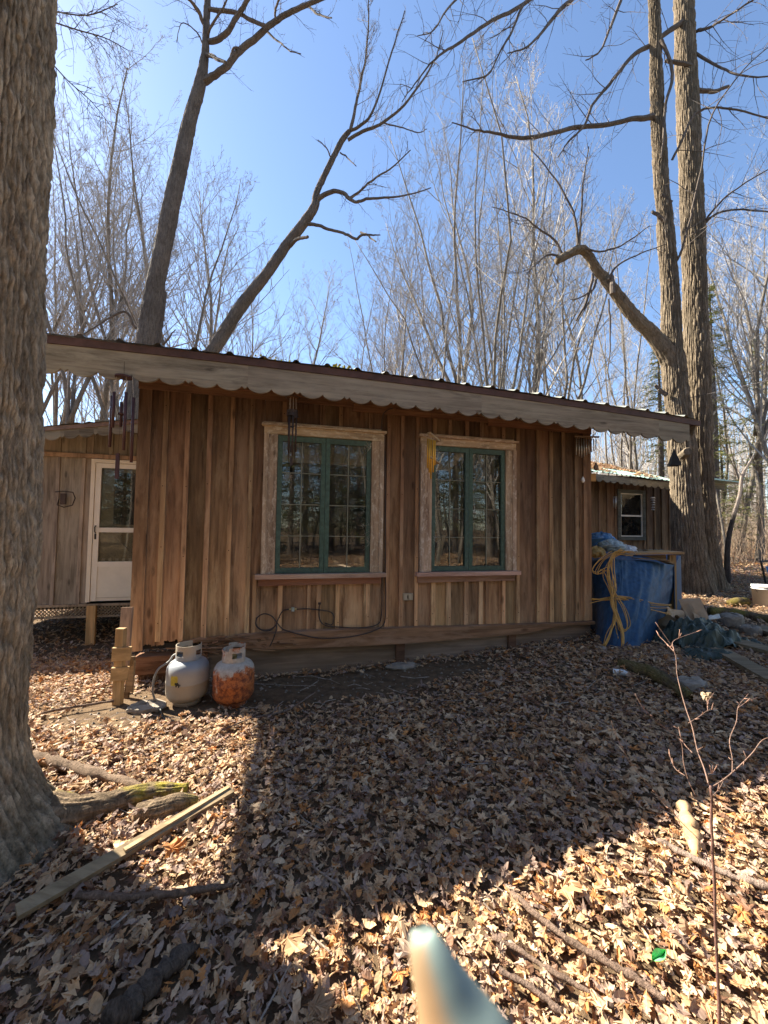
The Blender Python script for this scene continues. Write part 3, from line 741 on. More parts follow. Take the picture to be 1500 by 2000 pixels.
    d = MB(); d.tube([(a2+.03, -.036, 1.28), (a2+.03, -.06, 1.30), (a2+.03, -.062, 1.36), (a2+.03, -.036, 1.38)], .008, 6); d.box((a2+.018, -.038, 1.19), (a2+.042, -.0355, 1.27)); d.build('door_handle', M_black, door)
build_annex()
def trap():
    f = CF.world(0, -2.40, 0); r = empty('rusty_bracket', CF.world(-1.72, -2.39, 1.74), CF.A)
    tag(r, 'small rusty iron bracket hung on the annex boards left of the storm door', 'bracket')
    m = MB(); m.tube([(-.12, 0, .10), (-.02, -.02, .11), (.10, -.02, .10), (.13, -.02, .02), (.10, -.02, -.08), (.0, -.02, -.11), (-.08, -.02, -.08), (-.06, -.02, .0)], .007, 6); m.build('hoop', M_iron, r)
    m = MB(); m.box((-.045, -.028, -.07), (.02, -.005, .08), (1.5, 1.4, 1.3)); m.build('plate', M_iron, r)
trap()

# ------------------------------------------------------------------ right hand outbuilding
OBF = Frame(P(1230, 1000, 9.0), radians(16))
shed = empty('outbuilding', OBF.O, OBF.A)
tag(shed, 'brown outbuilding with a leaf covered green metal roof behind the twin trunks', 'outbuilding')
def build_shed():
    s0, _ = OBF.px(1120, 1000); s1, _ = OBF.px(1352, 1000); wl, _ = OBF.px(1204, 1000); wr, _ = OBF.px(1258, 1000)
    zt = OBF.px(1230, 957)[1]; zb = OBF.px(1230, 1055)[1]
    mb = MB(); x = s0
    cuts = []
    while x < s1: cuts.append(x); x += .235
    cuts += [wl, wr, s1]; cuts.sort()
    for a, b in zip(cuts[:-1], cuts[1:]):
        if b-a < .004: continue
        m = (a+b)/2
        for z0, z1 in (((-.1, zb), (zt, 2.7)) if wl < m < wr else ((-.1, 2.7),)): mb.box((a+.002, 0, z0), (b-.002, .02, z1), shade(.7, 1.15))
        if not wl < a < wr: mb.box((a-.024, -.02, -.1), (a+.024, -.001, 2.6), shade(.9, 1.2))
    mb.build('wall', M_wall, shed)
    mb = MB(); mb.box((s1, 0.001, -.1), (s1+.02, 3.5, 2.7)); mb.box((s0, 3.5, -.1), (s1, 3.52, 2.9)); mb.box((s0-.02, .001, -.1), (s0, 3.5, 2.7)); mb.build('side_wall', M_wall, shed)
    w = MB(); t = .085
    gcol = (.55, .62, .68)
    for q in ((wl, -.045, zb, wl+t, 0, zt), (wr-t, -.045, zb, wr, 0, zt), (wl+t, -.044, zt-t, wr-t, 0, zt), (wl+t, -.044, zb, wr-t, 0, zb+t)): w.box(q[:3], q[3:], gcol)
    win = w.build('window', M_grey, shed)
    a, b, c, d = wl+t, wr-t, zb+t, zt-t; mid = (c+d)/2-.02; f = MB(); e = .022
    for q in ((a, -.03, c, a+e, -.002, d), (b-e, -.03, c, b, -.002, d), (a+e, -.029, d-e, b-e, -.002, d), (a+e, -.029, c, b-e, -.002, c+e), (a+e, -.032, mid-e*.8, b-e, -.003, mid+e*.8)): f.box(q[:3], q[3:])
    f.build('sash', M_white, win)
    g = MB(); g.box((a, -.012, c), (b, -.009, d)); g.build('pane', M_glass, win)
    g = MB(); n = 20; ss = np.linspace(a, b, n); g.grid(np.stack([np.stack([ss, .02+.008*np.sin(ss*90), 0*ss+z], 1) for z in (mid, (mid+d)/2, d)]), (1, .9, .75))
    g.build('curtain', plain('net_curtain', (.80, .72, .58), .9), win)
    g = MB(); g.box((a+.04, .1, c+.18), (b-.04, .13, c+.33), (.9, .8, .6)); g.box((a, .3, c-.1), (b, .32, d), (.2, .2, .2)); g.build('inner_shelf', M_card, win)
    # sloping green sheet roof, higher at the back, fallen leaves on it
    e0, _ = OBF.px(1125, 920, .5); e1, _ = OBF.px(1335, 941, .5)
    ez = lambda s: OBZ[0]+(OBZ[1]-OBZ[0])*(s-OBS[0])/(OBS[1]-OBS[0])
    OBS = (OBF.px(1150, 920, .5)[0], OBF.px(1320, 941, .5)[0]); OBZ = (OBF.px(1150, 920, .5)[1], OBF.px(1320, 941, .5)[1])
    r = MB(); s = np.linspace(e0, e1, 160); hh = .022*(np.cos(s*2*pi/.26)**10); run = np.linspace(-.5, 1.6, 8)
    def sh(dz): return np.stack([np.stack([s+.0*y, 0*s+y, ez(s)+hh+dz+.36*(y+.5)+.006*vn(s*5, s*0+y*4)], 1) for y in run])
    r.grid(sh(0)); r.grid(sh(.002)[:, ::-1]); rf = r.build('roof', M_groof, shed)
    b2 = MB(); b2.grid(np.stack([np.stack([s, 0*s+y, ez(s)+.756-.3*(y-1.6)], 1) for y in (1.6, 3.8)])); b2.build('rear_slope', M_groof, shed)
    lf = MB(); rs = np.random.RandomState(4); T = leaf_templates(rs, 8, 5)
    q = np.stack([rs.uniform(e0+.1, e1-.35, 2600), -.48+2.0*rs.beta(1.6, 1.3, 2600), np.zeros(2600)], 1)
    q = q[vn(q[:, 0]*2, q[:, 1]*2)+.35*(1-(q[:, 0]-e0)/(e1-e0)) > -.05]
    q[:, 2] = ez(q[:, 0])+.36*(q[:, 1]+.5)+.02; scatter(lf, T, q, rs.uniform(.07, .12, len(q)), rs, .3)
    tag(lf.build('roof_leaves', M_leaf, rf), kind='stuff')
    fa = MB(); x = e0
    while x < e1-.2:
        for k, wd in enumerate((.17, .17, .045)):
            tt = np.linspace(0, 1, 7); xx = x+tt*wd; zz = np.sin(pi*tt)**.65*.045 if k < 2 else 0*tt
            fa.prism([(p, ez(p)-.03) for p in xx[::-1]]+[(p, ez(p)-.145-v) for p, v in zip(xx, zz)], -.46, -.44); x += wd
    fa.build('fascia', M_grey, shed)
    m = MB(); s_, z_ = OBF.px(1160, 932, .47); m.box((s_-.2, -.475, z_-.09), (s_+.05, -.461, z_+.08), (1.1, .75, .4)); m.build('orange_block', M_lumber, shed)
    m = MB()                                              # far corner of the roof that shows right of the trunks
    a, za = OBF.px(1370, 938, -.6); b, zb2 = OBF.px(1424, 945, -.6)
    m.prism([(a-.5, za+.0), (b, zb2), (b, zb2+.02), (a-.5, za+.05)], .3, 2.4); m.build('rear_roof', M_groof, shed)
    m = MB(); m.prism([(a-.5, za-.18), (b-.12, zb2-.17), (b-.12, zb2-.02), (a-.5, za-.02)], .62, .64); m.build('rear_fascia', M_grey, shed)
    m = MB(); m.box((s1+.4, .9, -.1), (b-.4, 2.2, za-.02), (.5, .5, .5)); m.build('rear_wall', M_wall, shed)
    # low shelf rail with a scalloped edge below the window
    m = MB(); x, z0 = OBF.px(1235, 1078, .3); x2, _ = OBF.px(1292, 1078, .3)
    while x < x2:
        tt = np.linspace(0, pi, 8); m.prism([(x+.075+.07*cos(t), z0+.07*sin(t)) for t in tt], -.31, -.29); x += .155
    m.build('scalloped_rail', M_grey, shed)
build_shed()

# ------------------------------------------------------------------ trees
def bark_trunk(mb, path, rad, nang=96, step=.03, depth=.012, seed=0, ridges=26, flare=None, vs=5.0, lumps=.0):
    """a thick trunk along path with furrowed, interlacing bark ridges in the surface itself"""
    pr = np.column_stack([np.array(path, float), np.array(rad, float)]); pr = spline(pr, 6)
    L = np.concatenate([[0], np.cumsum(np.linalg.norm(np.diff(pr[:, :3], axis=0), axis=1))])
    t = np.arange(0, L[-1], step); pr = np.stack([np.interp(t, L, pr[:, k]) for k in range(4)], 1)
    tan = np.gradient(pr[:, :3], axis=0); tan /= np.linalg.norm(tan, axis=1)[:, None]
    a = np.cross(tan, [0, 1, .01]); a /= np.linalg.norm(a, axis=1)[:, None]; b = np.cross(tan, a)
    th = np.arange(nang)*2*pi/nang; T, Z = np.meshgrid(th, t, indexing='xy')
    u = T/(2*pi)*ridges
    cz = lambda k, f, o=0: vn(np.cos(T)*k+seed+20+o, Z*f+np.sin(T)*k+o)       # noise that closes round the trunk
    ph = u+.34*cz(ridges/9., vs)+.26*cz(ridges/4., vs*2.3, 31)+.6*cz(2.5, vs*.22, 57)
    tri = 1-np.abs((ph % 1.0)-.5)*2; cell = np.floor(ph)
    chunk = .62+.38*np.clip(1.6*vn(cell*7.31+seed, Z*vs*2.6+cell*3.1), -1, 1)
    rg = np.clip(tri*1.9, 0, 1)*chunk*1.5-.6
    fine = vn(np.cos(T)*40+seed+90, Z*38+np.sin(T)*40)
    disp = depth*np.clip(rg, -.6, 1)+depth*.36*fine
    R = pr[:, 3][:, None]*np.ones_like(T)
    R = R*(1+lumps*vn(np.cos(T)*1.3+seed+60, Z*1.6+np.sin(T)*1.3))
    if flare is not None: R = R*(1+flare(T, Z))
    R = R+disp
    V = pr[:, None, :3]+R[..., None]*(a[:, None]*np.cos(T)[..., None]+b[:, None]*np.sin(T)[..., None])
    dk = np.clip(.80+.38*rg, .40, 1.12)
    return V, dk
def limb(mb, pts, sides=7, col=(1, 1, 1), k=5):
    q = spline(pts, k); mb.tube(q[:, :3], q[:, 3], sides, col); return q
def px_limb(pts, Z, jitter=0.0, rs=None):                # pixels traced at a real distance; Z may drift along the limb
    out = []
    for i, (x, y, r) in enumerate(pts):
        z = Z if np.isscalar(Z) else Z[0]+(Z[1]-Z[0])*i/(len(pts)-1)
        p = P(x, y, z); out.append((*p, r*float((p-CAM)@_f)/F*.90))
    return out
def twigs(mb, q, rs, n, L, r, lvl=2, up=.5, start=.1, end=1.0, sides=3, spread=.9, col=(1, 1, 1)):
    m = len(q); tan = np.gradient(q[:, :3], axis=0)
    for i in range(n):
        u = start+(end-start)*(i+rs.rand())/n; k = min(m-2, int(u*(m-1))); fr_ = u*(m-1)-k
        p = q[k, :3]*(1-fr_)+q[k+1, :3]*fr_; t = tan[k]/(np.linalg.norm(tan[k])+1e-9)
        d = rs.normal(0, 1, 3); d -= d@t*t; d /= np.linalg.norm(d); d = t*rs.uniform(.5, 1.0)+d*spread; d[2] += up*.6; d /= np.linalg.norm(d)
        Li = L*rs.uniform(.5, 1.2)*(1-.45*u); ri = min(q[k, 3]*.7, r*rs.uniform(.7, 1.2))
        grow(mb, p, d, Li, ri, lvl, rs, up, sides, col)
def grow(mb, p, d, L, r, lvl, rs, up=.5, sides=3, col=(1, 1, 1), seg=5):
    pts = [np.array(p, float)]; d = np.array(d, float); rr = [r]
    for i in range(seg):
        d = d+rs.normal(0, .13, 3)+np.array([0, 0, up*.22]); d /= np.linalg.norm(d)
        pts.append(pts[-1]+d*L/seg); rr.append(max(r*(1-.8*(i+1)/seg), .0022))
    mb.tube(pts, rr, sides, col, cap=False)
    if lvl <= 0: return
    q = np.column_stack([np.array(pts), rr])
    twigs(mb, q, rs, {3: 7, 2: 5, 1: 4}.get(lvl, 4), L*.5, r*.55, lvl-1, up, .22, 1.0, 3, .8, col)

def tree_empty(name, loc): return empty(name, loc)

# the big trunk close by on the left
def near_tree():
    c = np.array([-1.95, 1.73]); g0 = float(gh(*c))
    root = empty('maple_tree', (c[0], c[1], g0))
    tag(root, 'thick furrowed maple trunk close by at the left edge, shade painted dark at its foot', 'tree')
    zz = [-.25, 0, .3, .7, 1.2, 1.8, 2.4, 3.2, 4.2, 5.5]; rr = [.30, .30, .292, .287, .292, .280, .272, .262, .25, .235]
    mb = MB()
    def fl(T, Z):
        h = np.clip((Z-.25)/.55, 0, 1); lob = .55+.55*np.cos(T-2.2)+.15*np.cos(5*T+2)
        return (1-h)**2.6*.95*np.clip(lob, .25, 2)+.05*vn(np.cos(T)*2+3, Z*1.4+np.sin(T)*2)
    V, dk = bark_trunk(mb, [(0, 0, z) for z in zz], rr, 640, .0085, .0125, 3, 78, fl, 7.0)
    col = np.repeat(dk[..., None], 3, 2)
    moss = 1.1*smooth(.75, .05, V[..., 2])*(.55+.45*vn(V[..., 0]*6+3, V[..., 2]*5))                  # shade low on the trunk, painted in dark brown: the colour attribute's red says how bare the bark is
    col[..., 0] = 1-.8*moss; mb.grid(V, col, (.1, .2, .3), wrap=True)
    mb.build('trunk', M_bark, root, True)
    up = MB(); V, dk = bark_trunk(up, [(0, 0, 5.45), (.1, .1, 7), (-.1, .3, 9), (.2, .2, 11.5)], [.235, .21, .16, .09], 40, .06, .01, 5, 22); up.grid(V, (1, 1, 1), wrap=True)
    up.build('upper_trunk', M_bark, root, True)
    rs = np.random.RandomState(21); br = MB(); off = np.array([c[0], c[1], g0])
    for pts, Z in (([(96, 40, 1.6), (150, 58, 1.4), (205, 74, 1.1), (250, 98, .7)], 5.5), ([(96, 20, 1.4), (170, 30, 1.2), (230, 8, .8)], 5.6), ([(98, 120, 1.5), (135, 160, 1.2), (180, 200, .9), (225, 258, .5)], 5.8)):
        q = np.array(px_limb(pts, Z)); q[:, :3] -= off; q = spline(q, 4); br.tube(q[:, :3], q[:, 3], 5); twigs(br, q, rs, 22, .75, .006, 1, -.25, .05)
    for i in range(7):
        a = rs.uniform(0, 2*pi); grow(br, (0, .1, rs.uniform(7, 11)), (cos(a), sin(a), .7), rs.uniform(2., 3), .04, 1, rs, .4, 4)
    br.build('branches', M_barkt, root)
near_tree()

# the pair of trunks growing from one base at the right
def twin_tree():
    base = P(1362, 1140, 8.2); base[2] = float(gh(base[0], base[1])); root = empty('twin_trunk_tree', base)
    tag(root, 'tall twin trunked tree with furrowed bark and a broken limb at the right', 'tree')
    def tr(pts, Z): 
        q = px_limb(pts, Z); return [(x-base[0], y-base[1], z-base[2]) for x, y, z, r in q], [r for *_, r in q]
    def fl(amp, ph):
        def f(T, Z):
            h = np.clip(Z/1.6, 0, 1); return (1-h)**2.2*amp*np.clip(.6+.4*np.cos(4*T+ph)+.3*np.cos(7*T), .1, 2)
        return f
    A = [(1352, 1180, 40), (1350, 1145, 36), (1346, 1090, 31), (1340, 1000, 27), (1336, 930, 25), (1330, 850, 24), (1322, 780, 22), (1316, 720, 21), (1312, 660, 17.5), (1308, 560, 15.5), (1300, 450, 14), (1292, 350, 12.5), (1286, 250, 12), (1281, 120, 10.5), (1277, 0, 9.5), (1270, -150, 8), (1262, -300, 5)]
    B = [(1384, 1165, 32), (1381, 1140, 28), (1375, 1080, 24), (1371, 1000, 22.5), (1367, 900, 22), (1364, 800, 22), (1361, 700, 21.5), (1357, 560, 21), (1353, 450, 20.5), (1347, 300, 19.5), (1342, 180, 18.5), (1337, 60, 17.5), (1334, -60, 16), (1330, -250, 12), (1322, -420, 7)]
    for pts, Z, am, ph, sd in ((A, 8.15, .35, .5, 11), (B, 8.45, .35, 2., 17)):
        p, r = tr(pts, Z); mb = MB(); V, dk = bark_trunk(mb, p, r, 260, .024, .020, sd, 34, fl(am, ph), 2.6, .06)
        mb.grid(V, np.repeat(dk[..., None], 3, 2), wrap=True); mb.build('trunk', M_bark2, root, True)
    mb = MB(); p, r = tr([(1322, 730, 20), (1300, 690, 18), (1275, 655, 14.5), (1240, 620, 12.5), (1212, 585, 11.5), (1192, 558, 10.5), (1165, 525, 9), (1150, 500, 8.5), (1133, 487, 8.5), (1105, 500, 8), (1086, 511, 6.5)], (8.15, 7.7))
    V, dk = bark_trunk(mb, p, r, 90, .022, .014, 23, 18, None, 4.0, .12); mb.grid(V, wrap=True)
    k = len(mb.v[0]); n = 90; mb.f.append(np.array([np.arange(n)])+k-n); mb.build('broken_limb', M_bark2, root, True)
    rs = np.random.RandomState(31); br = MB()
    def L(pts, Z, n, ln, r=.009, lvl=1, up=.1, sides=6, sp=.9):
        q = np.array(px_limb(pts, Z)); q[:, :3] -= base; q = spline(q, 5)
        q[:, :3] += np.cumsum(rs.normal(0, .006, (len(q), 3)), 0); br.tube(q[:, :3], q[:, 3], sides); twigs(br, q, rs, n, ln, r, lvl, up, .12, 1.0, 3, sp)
    L([(1275, 228, 6), (1240, 232, 4.6), (1180, 243, 4.4), (1130, 247, 4.2), (1080, 258, 4), (1020, 271, 3.6), (970, 265, 2.6), (930, 257, 1.8), (885, 243, 1)], (8.1, 7.3), 20, 1.3)
    L([(1340, 38, 5), (1310, 58, 5), (1275, 82, 4.6), (1240, 103, 4.2), (1210, 138, 4), (1187, 168, 3.6), (1160, 203, 3), (1143, 240, 2.5), (1112, 272, 2), (1093, 302, 1)], (8.4, 7.5), 18, 1.2)
    L([(1290, 78, 4), (1303, 105, 3.5), (1312, 150, 3.2), (1300, 200, 2.8), (1296, 260, 2.6), (1290, 310, 1.5)], 8.0, 4, .6)
    L([(1350, 130, 4), (1325, 122, 4), (1298, 118, 3)], 8.3, 0, .5)
    L([(1356, 177, 4.5), (1390, 178, 4), (1421, 169, 3)], 8.4, 2, .4)
    L([(1365, 445, 2.8), (1395, 420, 2.4), (1440, 408, 2), (1520, 416, 1.4), (1580, 400, 1)], (8.4, 7.8), 9, 1.3)
    L([(1366, 445, 2.5), (1400, 405, 2), (1445, 368, 1.6), (1530, 318, 1)], (8.4, 7.5), 8, 1.2)
    L([(1312, 313, 2.6), (1330, 280, 2.4), (1360, 222, 2.2), (1400, 210, 2), (1440, 214, 1.8), (1530, 240, 1.2)], (8.1, 7.6), 10, 1.3, up=-.2)
    L([(1318, 512, 2.6), (1332, 485, 2.3), (1352, 420, 2), (1372, 330, 1.8), (1395, 220, 1.6), (1470, 120, 1.2), (1540, 70, .8)], (8.1, 7.2), 12, 1.4)
    L([(1362, 60, 3.4), (1390, 50, 2.4), (1430, 25, 2), (1500, -20, 1.5)], (8.4, 7.5), 14, 1.4, up=-.3)
    L([(1352, 100, 3), (1400, 130, 2.2), (1450, 150, 1.8), (1540, 150, 1)], (8.4, 7.6), 12, 1.3, up=-.3)
    L([(1268, -40, 4), (1225, -25, 3.6), (1205, 20, 3.2), (1190, 60, 2.6), (1172, 100, 2), (1142, 122, 1)], (8.1, 7.5), 10, 1.0)
    L([(1265, -230, 6), (1200, -130, 5), (1125, -10, 4.4), (1095, 22, 4), (1060, 65, 3), (1030, 97, 1.8), (990, 108, 1)], (8.1, 6.8), 18, 1.2, up=-.3)
    L([(1268, -200, 6), (1150, -90, 5), (1022, 10, 3.6), (962, 42, 3.2), (905, 82, 2.8), (862, 110, 2), (820, 160, 1.4), (790, 205, .8)], (8.1, 6.6), 22, 1.3, up=-.2)
    L([(1022, 8, 3), (1000, 60, 2.6), (980, 95, 2), (955, 140, 1.6), (905, 158, 1)], (7.0, 6.6), 12, .9, up=-.2)
    L([(1245, -120, 4), (1080, -60, 3), (940, -30, 2.5), (880, 10, 2), (845, 60, 1.4), (810, 75, .8)], (8.0, 6.2), 14, 1.1, up=-.2)
    # shoots from the broken limb
    for pts in ([(1131, 487, 3), (1128, 450, 2.6), (1120, 412, 2.2), (1085, 345, 1.6), (1040, 290, 1)], [(1132, 487, 2.5), (1136, 430, 2.2), (1140, 360, 1.6), (1150, 290, 1)], [(1100, 500, 2.6), (1085, 470, 2.4), (1055, 445, 2), (1020, 420, 1.4), (960, 400, .8)], [(1090, 500, 2.4), (1065, 502, 2), (1045, 520, 1.6), (1023, 542, 1)], [(1140, 487, 2.4), (1180, 492, 2), (1230, 470, 1.5), (1270, 440, .8)], [(1190, 545, 2.6), (1205, 520, 2), (1240, 500, 1.6), (1300, 480, .8)]):
        L(pts, (7.75, 7.5), 13, 1.0, .006, 1, .5)
    for pts in ([(1158, 535, 3), (1150, 575, 3), (1138, 600, 2.6), (1126, 625, 2)], [(1165, 545, 2), (1160, 565, 2), (1130, 585, 1.4), (1118, 585, 1)], [(1188, 585, 2), (1192, 620, 1.8), (1194, 660, 1.5), (1190, 720, 1)], [(1150, 590, 1.5), (1120, 640, 1.2), (1108, 670, .8)]): L(pts, 7.6, 3, .3, .004, 0, -.6)
    L([(1196, 575, 5.5), (1197, 555, 5), (1193, 538, 4)], 7.75, 0, .3, sides=8)
    for y, x in ((760, 1290), (385, 1300), (420, 1285)): L([(x+12, y+12, 5), (x-2, y+2, 4), (x-10, y-6, 3)], 8.05, 0, .3)
    br.build('branches', M_barkt, root)
    dk = MB(); p = P(1333, 890, 7.95)-base                # dark stub with the wedge shaped hollow
    dk.tube([p, p+(-.10, -.25, .04), p+(-.16, -.34, .02)], [.09, .08, .07], 9); dk.build('limb_stub', M_bark2, root)
twin_tree()

def traced_tree(name, label, trunk, limbs, Z, dead, seed, material=M_barkt, nring=60, depth=.012):
    base = P(trunk[0][0], trunk[0][1], Z); base = np.array([base[0], base[1], float(gh(base[0], base[1]))])
    root = empty(name, base); tag(root, label, 'tree'); rs = np.random.RandomState(seed)
    q = px_limb(trunk, Z); p = [(x-base[0], y-base[1], z-base[2]) for x, y, z, r in q]; r = [v[3] for v in q]
    d = np.array(p[1])-np.array(p[0]); d /= d[2]; foot = np.array(p[0])-d*p[0][2]*.85
    p = [tuple((foot[0], foot[1], -.2))]+p; r = [r[0]*1.4]+r
    mb = MB(); V, dk = bark_trunk(mb, p, r, nring, .05, depth, seed, 22, None, 3.2, .05); mb.grid(V, wrap=True); mb.build('trunk', material, root, True)
    br = MB(); tq = spline(np.column_stack([p, r]), 5)
    for pts, n, L, lv, up in limbs:
        q = np.array(px_limb(pts, (Z, Z-.5))); q[:, :3] -= base; q = spline(q, 5); q[:, :3] += np.cumsum(rs.normal(0, .007, (len(q), 3)), 0)
        br.tube(q[:, :3], q[:, 3], 6)
        if n: twigs(br, q, rs, n, L, .008, lv, up, .15)
    if dead: twigs(br, tq, rs, dead, 1.0, .012, 1, .4, .75)
    br.build('branches', material, root)
traced_tree('leaning_tree', 'dark tree trunk leaning right behind the left end of the cabin roof',
    [(262, 800, 21), (283, 675, 18.5), (303, 560, 17), (325, 450, 16.5), (350, 330, 15), (372, 230, 13), (391, 165, 11.5), (400, 110, 7.5), (403, 50, 6.5), (406, -10, 6), (412, -120, 5), (430, -260, 3)],
    [([(396, 160, 8), (415, 148, 6.5), (440, 128, 6.2), (470, 95, 6), (515, 62, 5.6), (545, 38, 5), (580, 16, 4.5), (625, 0, 3.5), (680, -30, 2)], 16, .9, 1, .0),
     ([(402, 80, 5), (425, 76, 5.2), (448, 60, 5), (470, 30, 4.6), (490, 5, 4), (510, -40, 3)], 9, .8, 1, .1),
     ([(404, 18, 4), (430, 20, 4), (465, 26, 4), (495, 42, 4), (517, 54, 3.4)], 7, .6, 1, .1),
     ([(403, 108, 4.4), (420, 112, 4), (442, 121, 3)], 3, .5, 0, .1),
     ([(400, 48, 4.5), (388, 22, 4), (366, 0, 3), (345, -25, 2)], 9, .8, 1, .1),
     ([(405, 75, 3), (412, 50, 2.4), (430, 20, 2), (445, -10, 1.5)], 6, .7, 1, .2),
     ([(400, 95, 2), (380, 60, 1.4), (350, 45, .9), (340, 80, .6)], 8, .5, 1, -.3),
     ([(540, 45, 2.5), (537, 20, 2.2), (545, -10, 2)], 3, .5, 0, .3),
     ([(520, 62, 2.4), (545, 82, 1.8), (562, 98, 1.4), (585, 104, 1)], 6, .4, 0, .0),
     ([(450, 115, 2.6), (452, 95, 2.4), (460, 85, 2), (470, 88, 1.2)], 2, .3, 0, 0),
     ([(600, 8, 2.4), (620, 26, 2), (648, 33, 1.2)], 5, .6, 1, -.1)], 9.0, 0, 41, nring=90)
traced_tree('leaning_tree', 'slimmer trunk leaning far right above the middle of the cabin roof',
    [(380, 740, 15), (412, 690, 13), (468, 602, 12), (520, 536, 10.5), (560, 478, 9.5), (592, 437, 9), (615, 403, 8.5), (618, 378, 6), (640, 330, 5.6), (668, 275, 5), (684, 255, 4.2)],
    [([(684, 256, 4), (697, 200, 3.2), (706, 160, 2.8), (716, 110, 2.4), (723, 50, 1.8), (723, -20, 1.2)], 26, 1.1, 2, .7),
     ([(684, 256, 3), (705, 245, 3), (730, 215, 2.4), (765, 100, 1.8), (790, 20, 1.2)], 16, 1.0, 1, .7),
     ([(680, 272, 3.4), (715, 252, 3.2), (748, 238, 2.8), (790, 206, 2.4), (825, 160, 2), (850, 112, 1.6), (862, 60, 1)], 20, 1.1, 1, .6),
     ([(748, 238, 1.6), (780, 248, 1.3), (815, 257, 1), (835, 250, .6)], 6, .5, 0, .2),
     ([(615, 396, 6), (628, 380, 5), (648, 371, 4.6), (668, 374, 4.2), (680, 385, 4), (697, 394, 3.2), (722, 388, 2.8), (770, 387, 2), (810, 378, 1.4), (845, 366, 1)], 9, .7, 1, .3),
     ([(682, 388, 3), (705, 372, 2.4), (728, 350, 2), (760, 325, 1.6), (800, 290, 1)], 14, .8, 1, .3),
     ([(598, 436, 4.4), (620, 440, 3.6), (645, 447, 3.2), (670, 452, 3), (690, 462, 3), (705, 453, 2.6), (722, 452, 2), (739, 452, 1.2)], 2, .2, 0, .3),
     ([(705, 454, 2.4), (718, 458, 2.2), (736, 473, 1.6)], 0, .2, 0, 0),
     ([(565, 480, 4.5), (580, 466, 3.6), (597, 462, 3)], 0, .2, 0, 0),
     ([(665, 298, 1.6), (680, 308, 1.4), (695, 318, .9)], 2, .3, 0, 0),
     ([(646, 310, 1.6), (636, 290, 1.3), (622, 278, .7)], 4, .4, 0, .3)], 9.6, 0, 43, nring=60)
traced_tree('broken_snag', 'short broken off trunk beside the leaning dark tree behind the roof', [(298, 720, 10), (305, 665, 9), (315, 610, 6.5), (323, 568, 3)], [([(300, 690, 3), (330, 660, 2), (345, 640, 1)], 4, .5, 0, .2), ([(285, 655, 2.5), (265, 640, 3), (245, 610, 2.6), (215, 620, 2), (160, 655, 1.2)], 6, .6, 1, .2)], 10.0, 0, 45, nring=40)

# bare trees of the wood: a few kinds, each grown once, then copied with their crowns
def proto_tree(kind, seed):
    rs = np.random.RandomState(seed); root = empty('bare_tree', (0, 0, -50))
    tb, cb = MB(), MB()
    H = 13.0
    def main(p0, d, L, r, nb, bl, st=.3, up=.35):
        pts = [np.array(p0, float)]; d = np.array(d, float); n = 12; rr = [r]
        for i in range(n):
            d = d+rs.normal(0, .075, 3); d[2] += .04; d /= np.linalg.norm(d); pts.append(pts[-1]+d*L/n); rr.append(r*(1-.86*((i+1)/n)**1.1))
        tb.tube(pts, rr, 7); q = np.column_stack([np.array(pts), rr])
        for i in range(nb):
            u = st+(1-st)*(i+rs.rand())/nb; k = min(n-1, int(u*n)); f = u*n-k; p = q[k, :3]*(1-f)+q[k+1, :3]*f
            a = rs.uniform(0, 2*pi); e = rs.uniform(.9, 2.4)
            grow(cb, p, (cos(a), sin(a), e), bl*(1.25-u)*rs.uniform(.6, 1.35), max(.005, q[k, 3]*.46), 3, rs, up, 3)
    if kind == 'single': main((0, 0, -.2), (rs.normal(0, .05), rs.normal(0, .05), 1), H*.93, .085, 28, 4.2, .24)
    if kind == 'slim': main((0, 0, -.2), (rs.normal(0, .05), rs.normal(0, .05), 1), H*.95, .055, 18, 2.6, .4)
    if kind == 'fork':
        main((0, 0, -.2), (0, 0, 1), 4.2, .10, 0, 1)
        for k in range(4):
            a = rs.uniform(0, 2*pi); main((0, 0, rs.uniform(2.6, 3.9)), (.20*cos(a), .20*sin(a), 1), rs.uniform(7.5, 9.5), .055, 13, 3.2, .15, .45)
    if kind == 'clump':
        for k in range(7):
            a = k*2*pi/7+rs.uniform(-.3, .3); e = rs.uniform(.06, .30); main((.12*cos(a), .12*sin(a), -.2), (e*cos(a), e*sin(a), 1), rs.uniform(10, 13), .05, 12, 3.0, .25, .45)
    tb.build('trunk', M_pole, root, True); cb.build('crown', M_twig, root); return root
protos = {}
for kd, seeds in (('single', (1, 2, 3)), ('slim', (4, 5)), ('fork', (6, 7)), ('clump', (8, 9))): protos[kd] = [proto_tree(kd, s) for s in seeds]
LAB = {'single': 'bare grey tree with ascending twigs far off', 'slim': 'slender bare pole tree far off', 'fork': 'bare forked tree with rising limbs far off', 'clump': 'many stemmed bare tree far off'}
GRP = {'single': 'bare trees in the woods', 'slim': 'slender pole trees in the woods', 'fork': 'forked bare trees in the woods', 'clump': 'many stemmed bare trees in the woods'}
used = set(); cnt = {}
def sun_path(x, y):
    dx, dy = x-.3, y-2.8; along = dx*sun_h[0]+dy*sun_h[1]; perp = abs(dx*sun_h[1]-dy*sun_h[0]); return along > 0 and along < 24 and perp < 6
def zone_of(px): return 'behind the left end of the cabin' if px < 420 else 'behind the middle of the cabin' if px < 1000 else 'between the cabin and the twin trunks' if px < 1370 else 'right of the twin trunks'
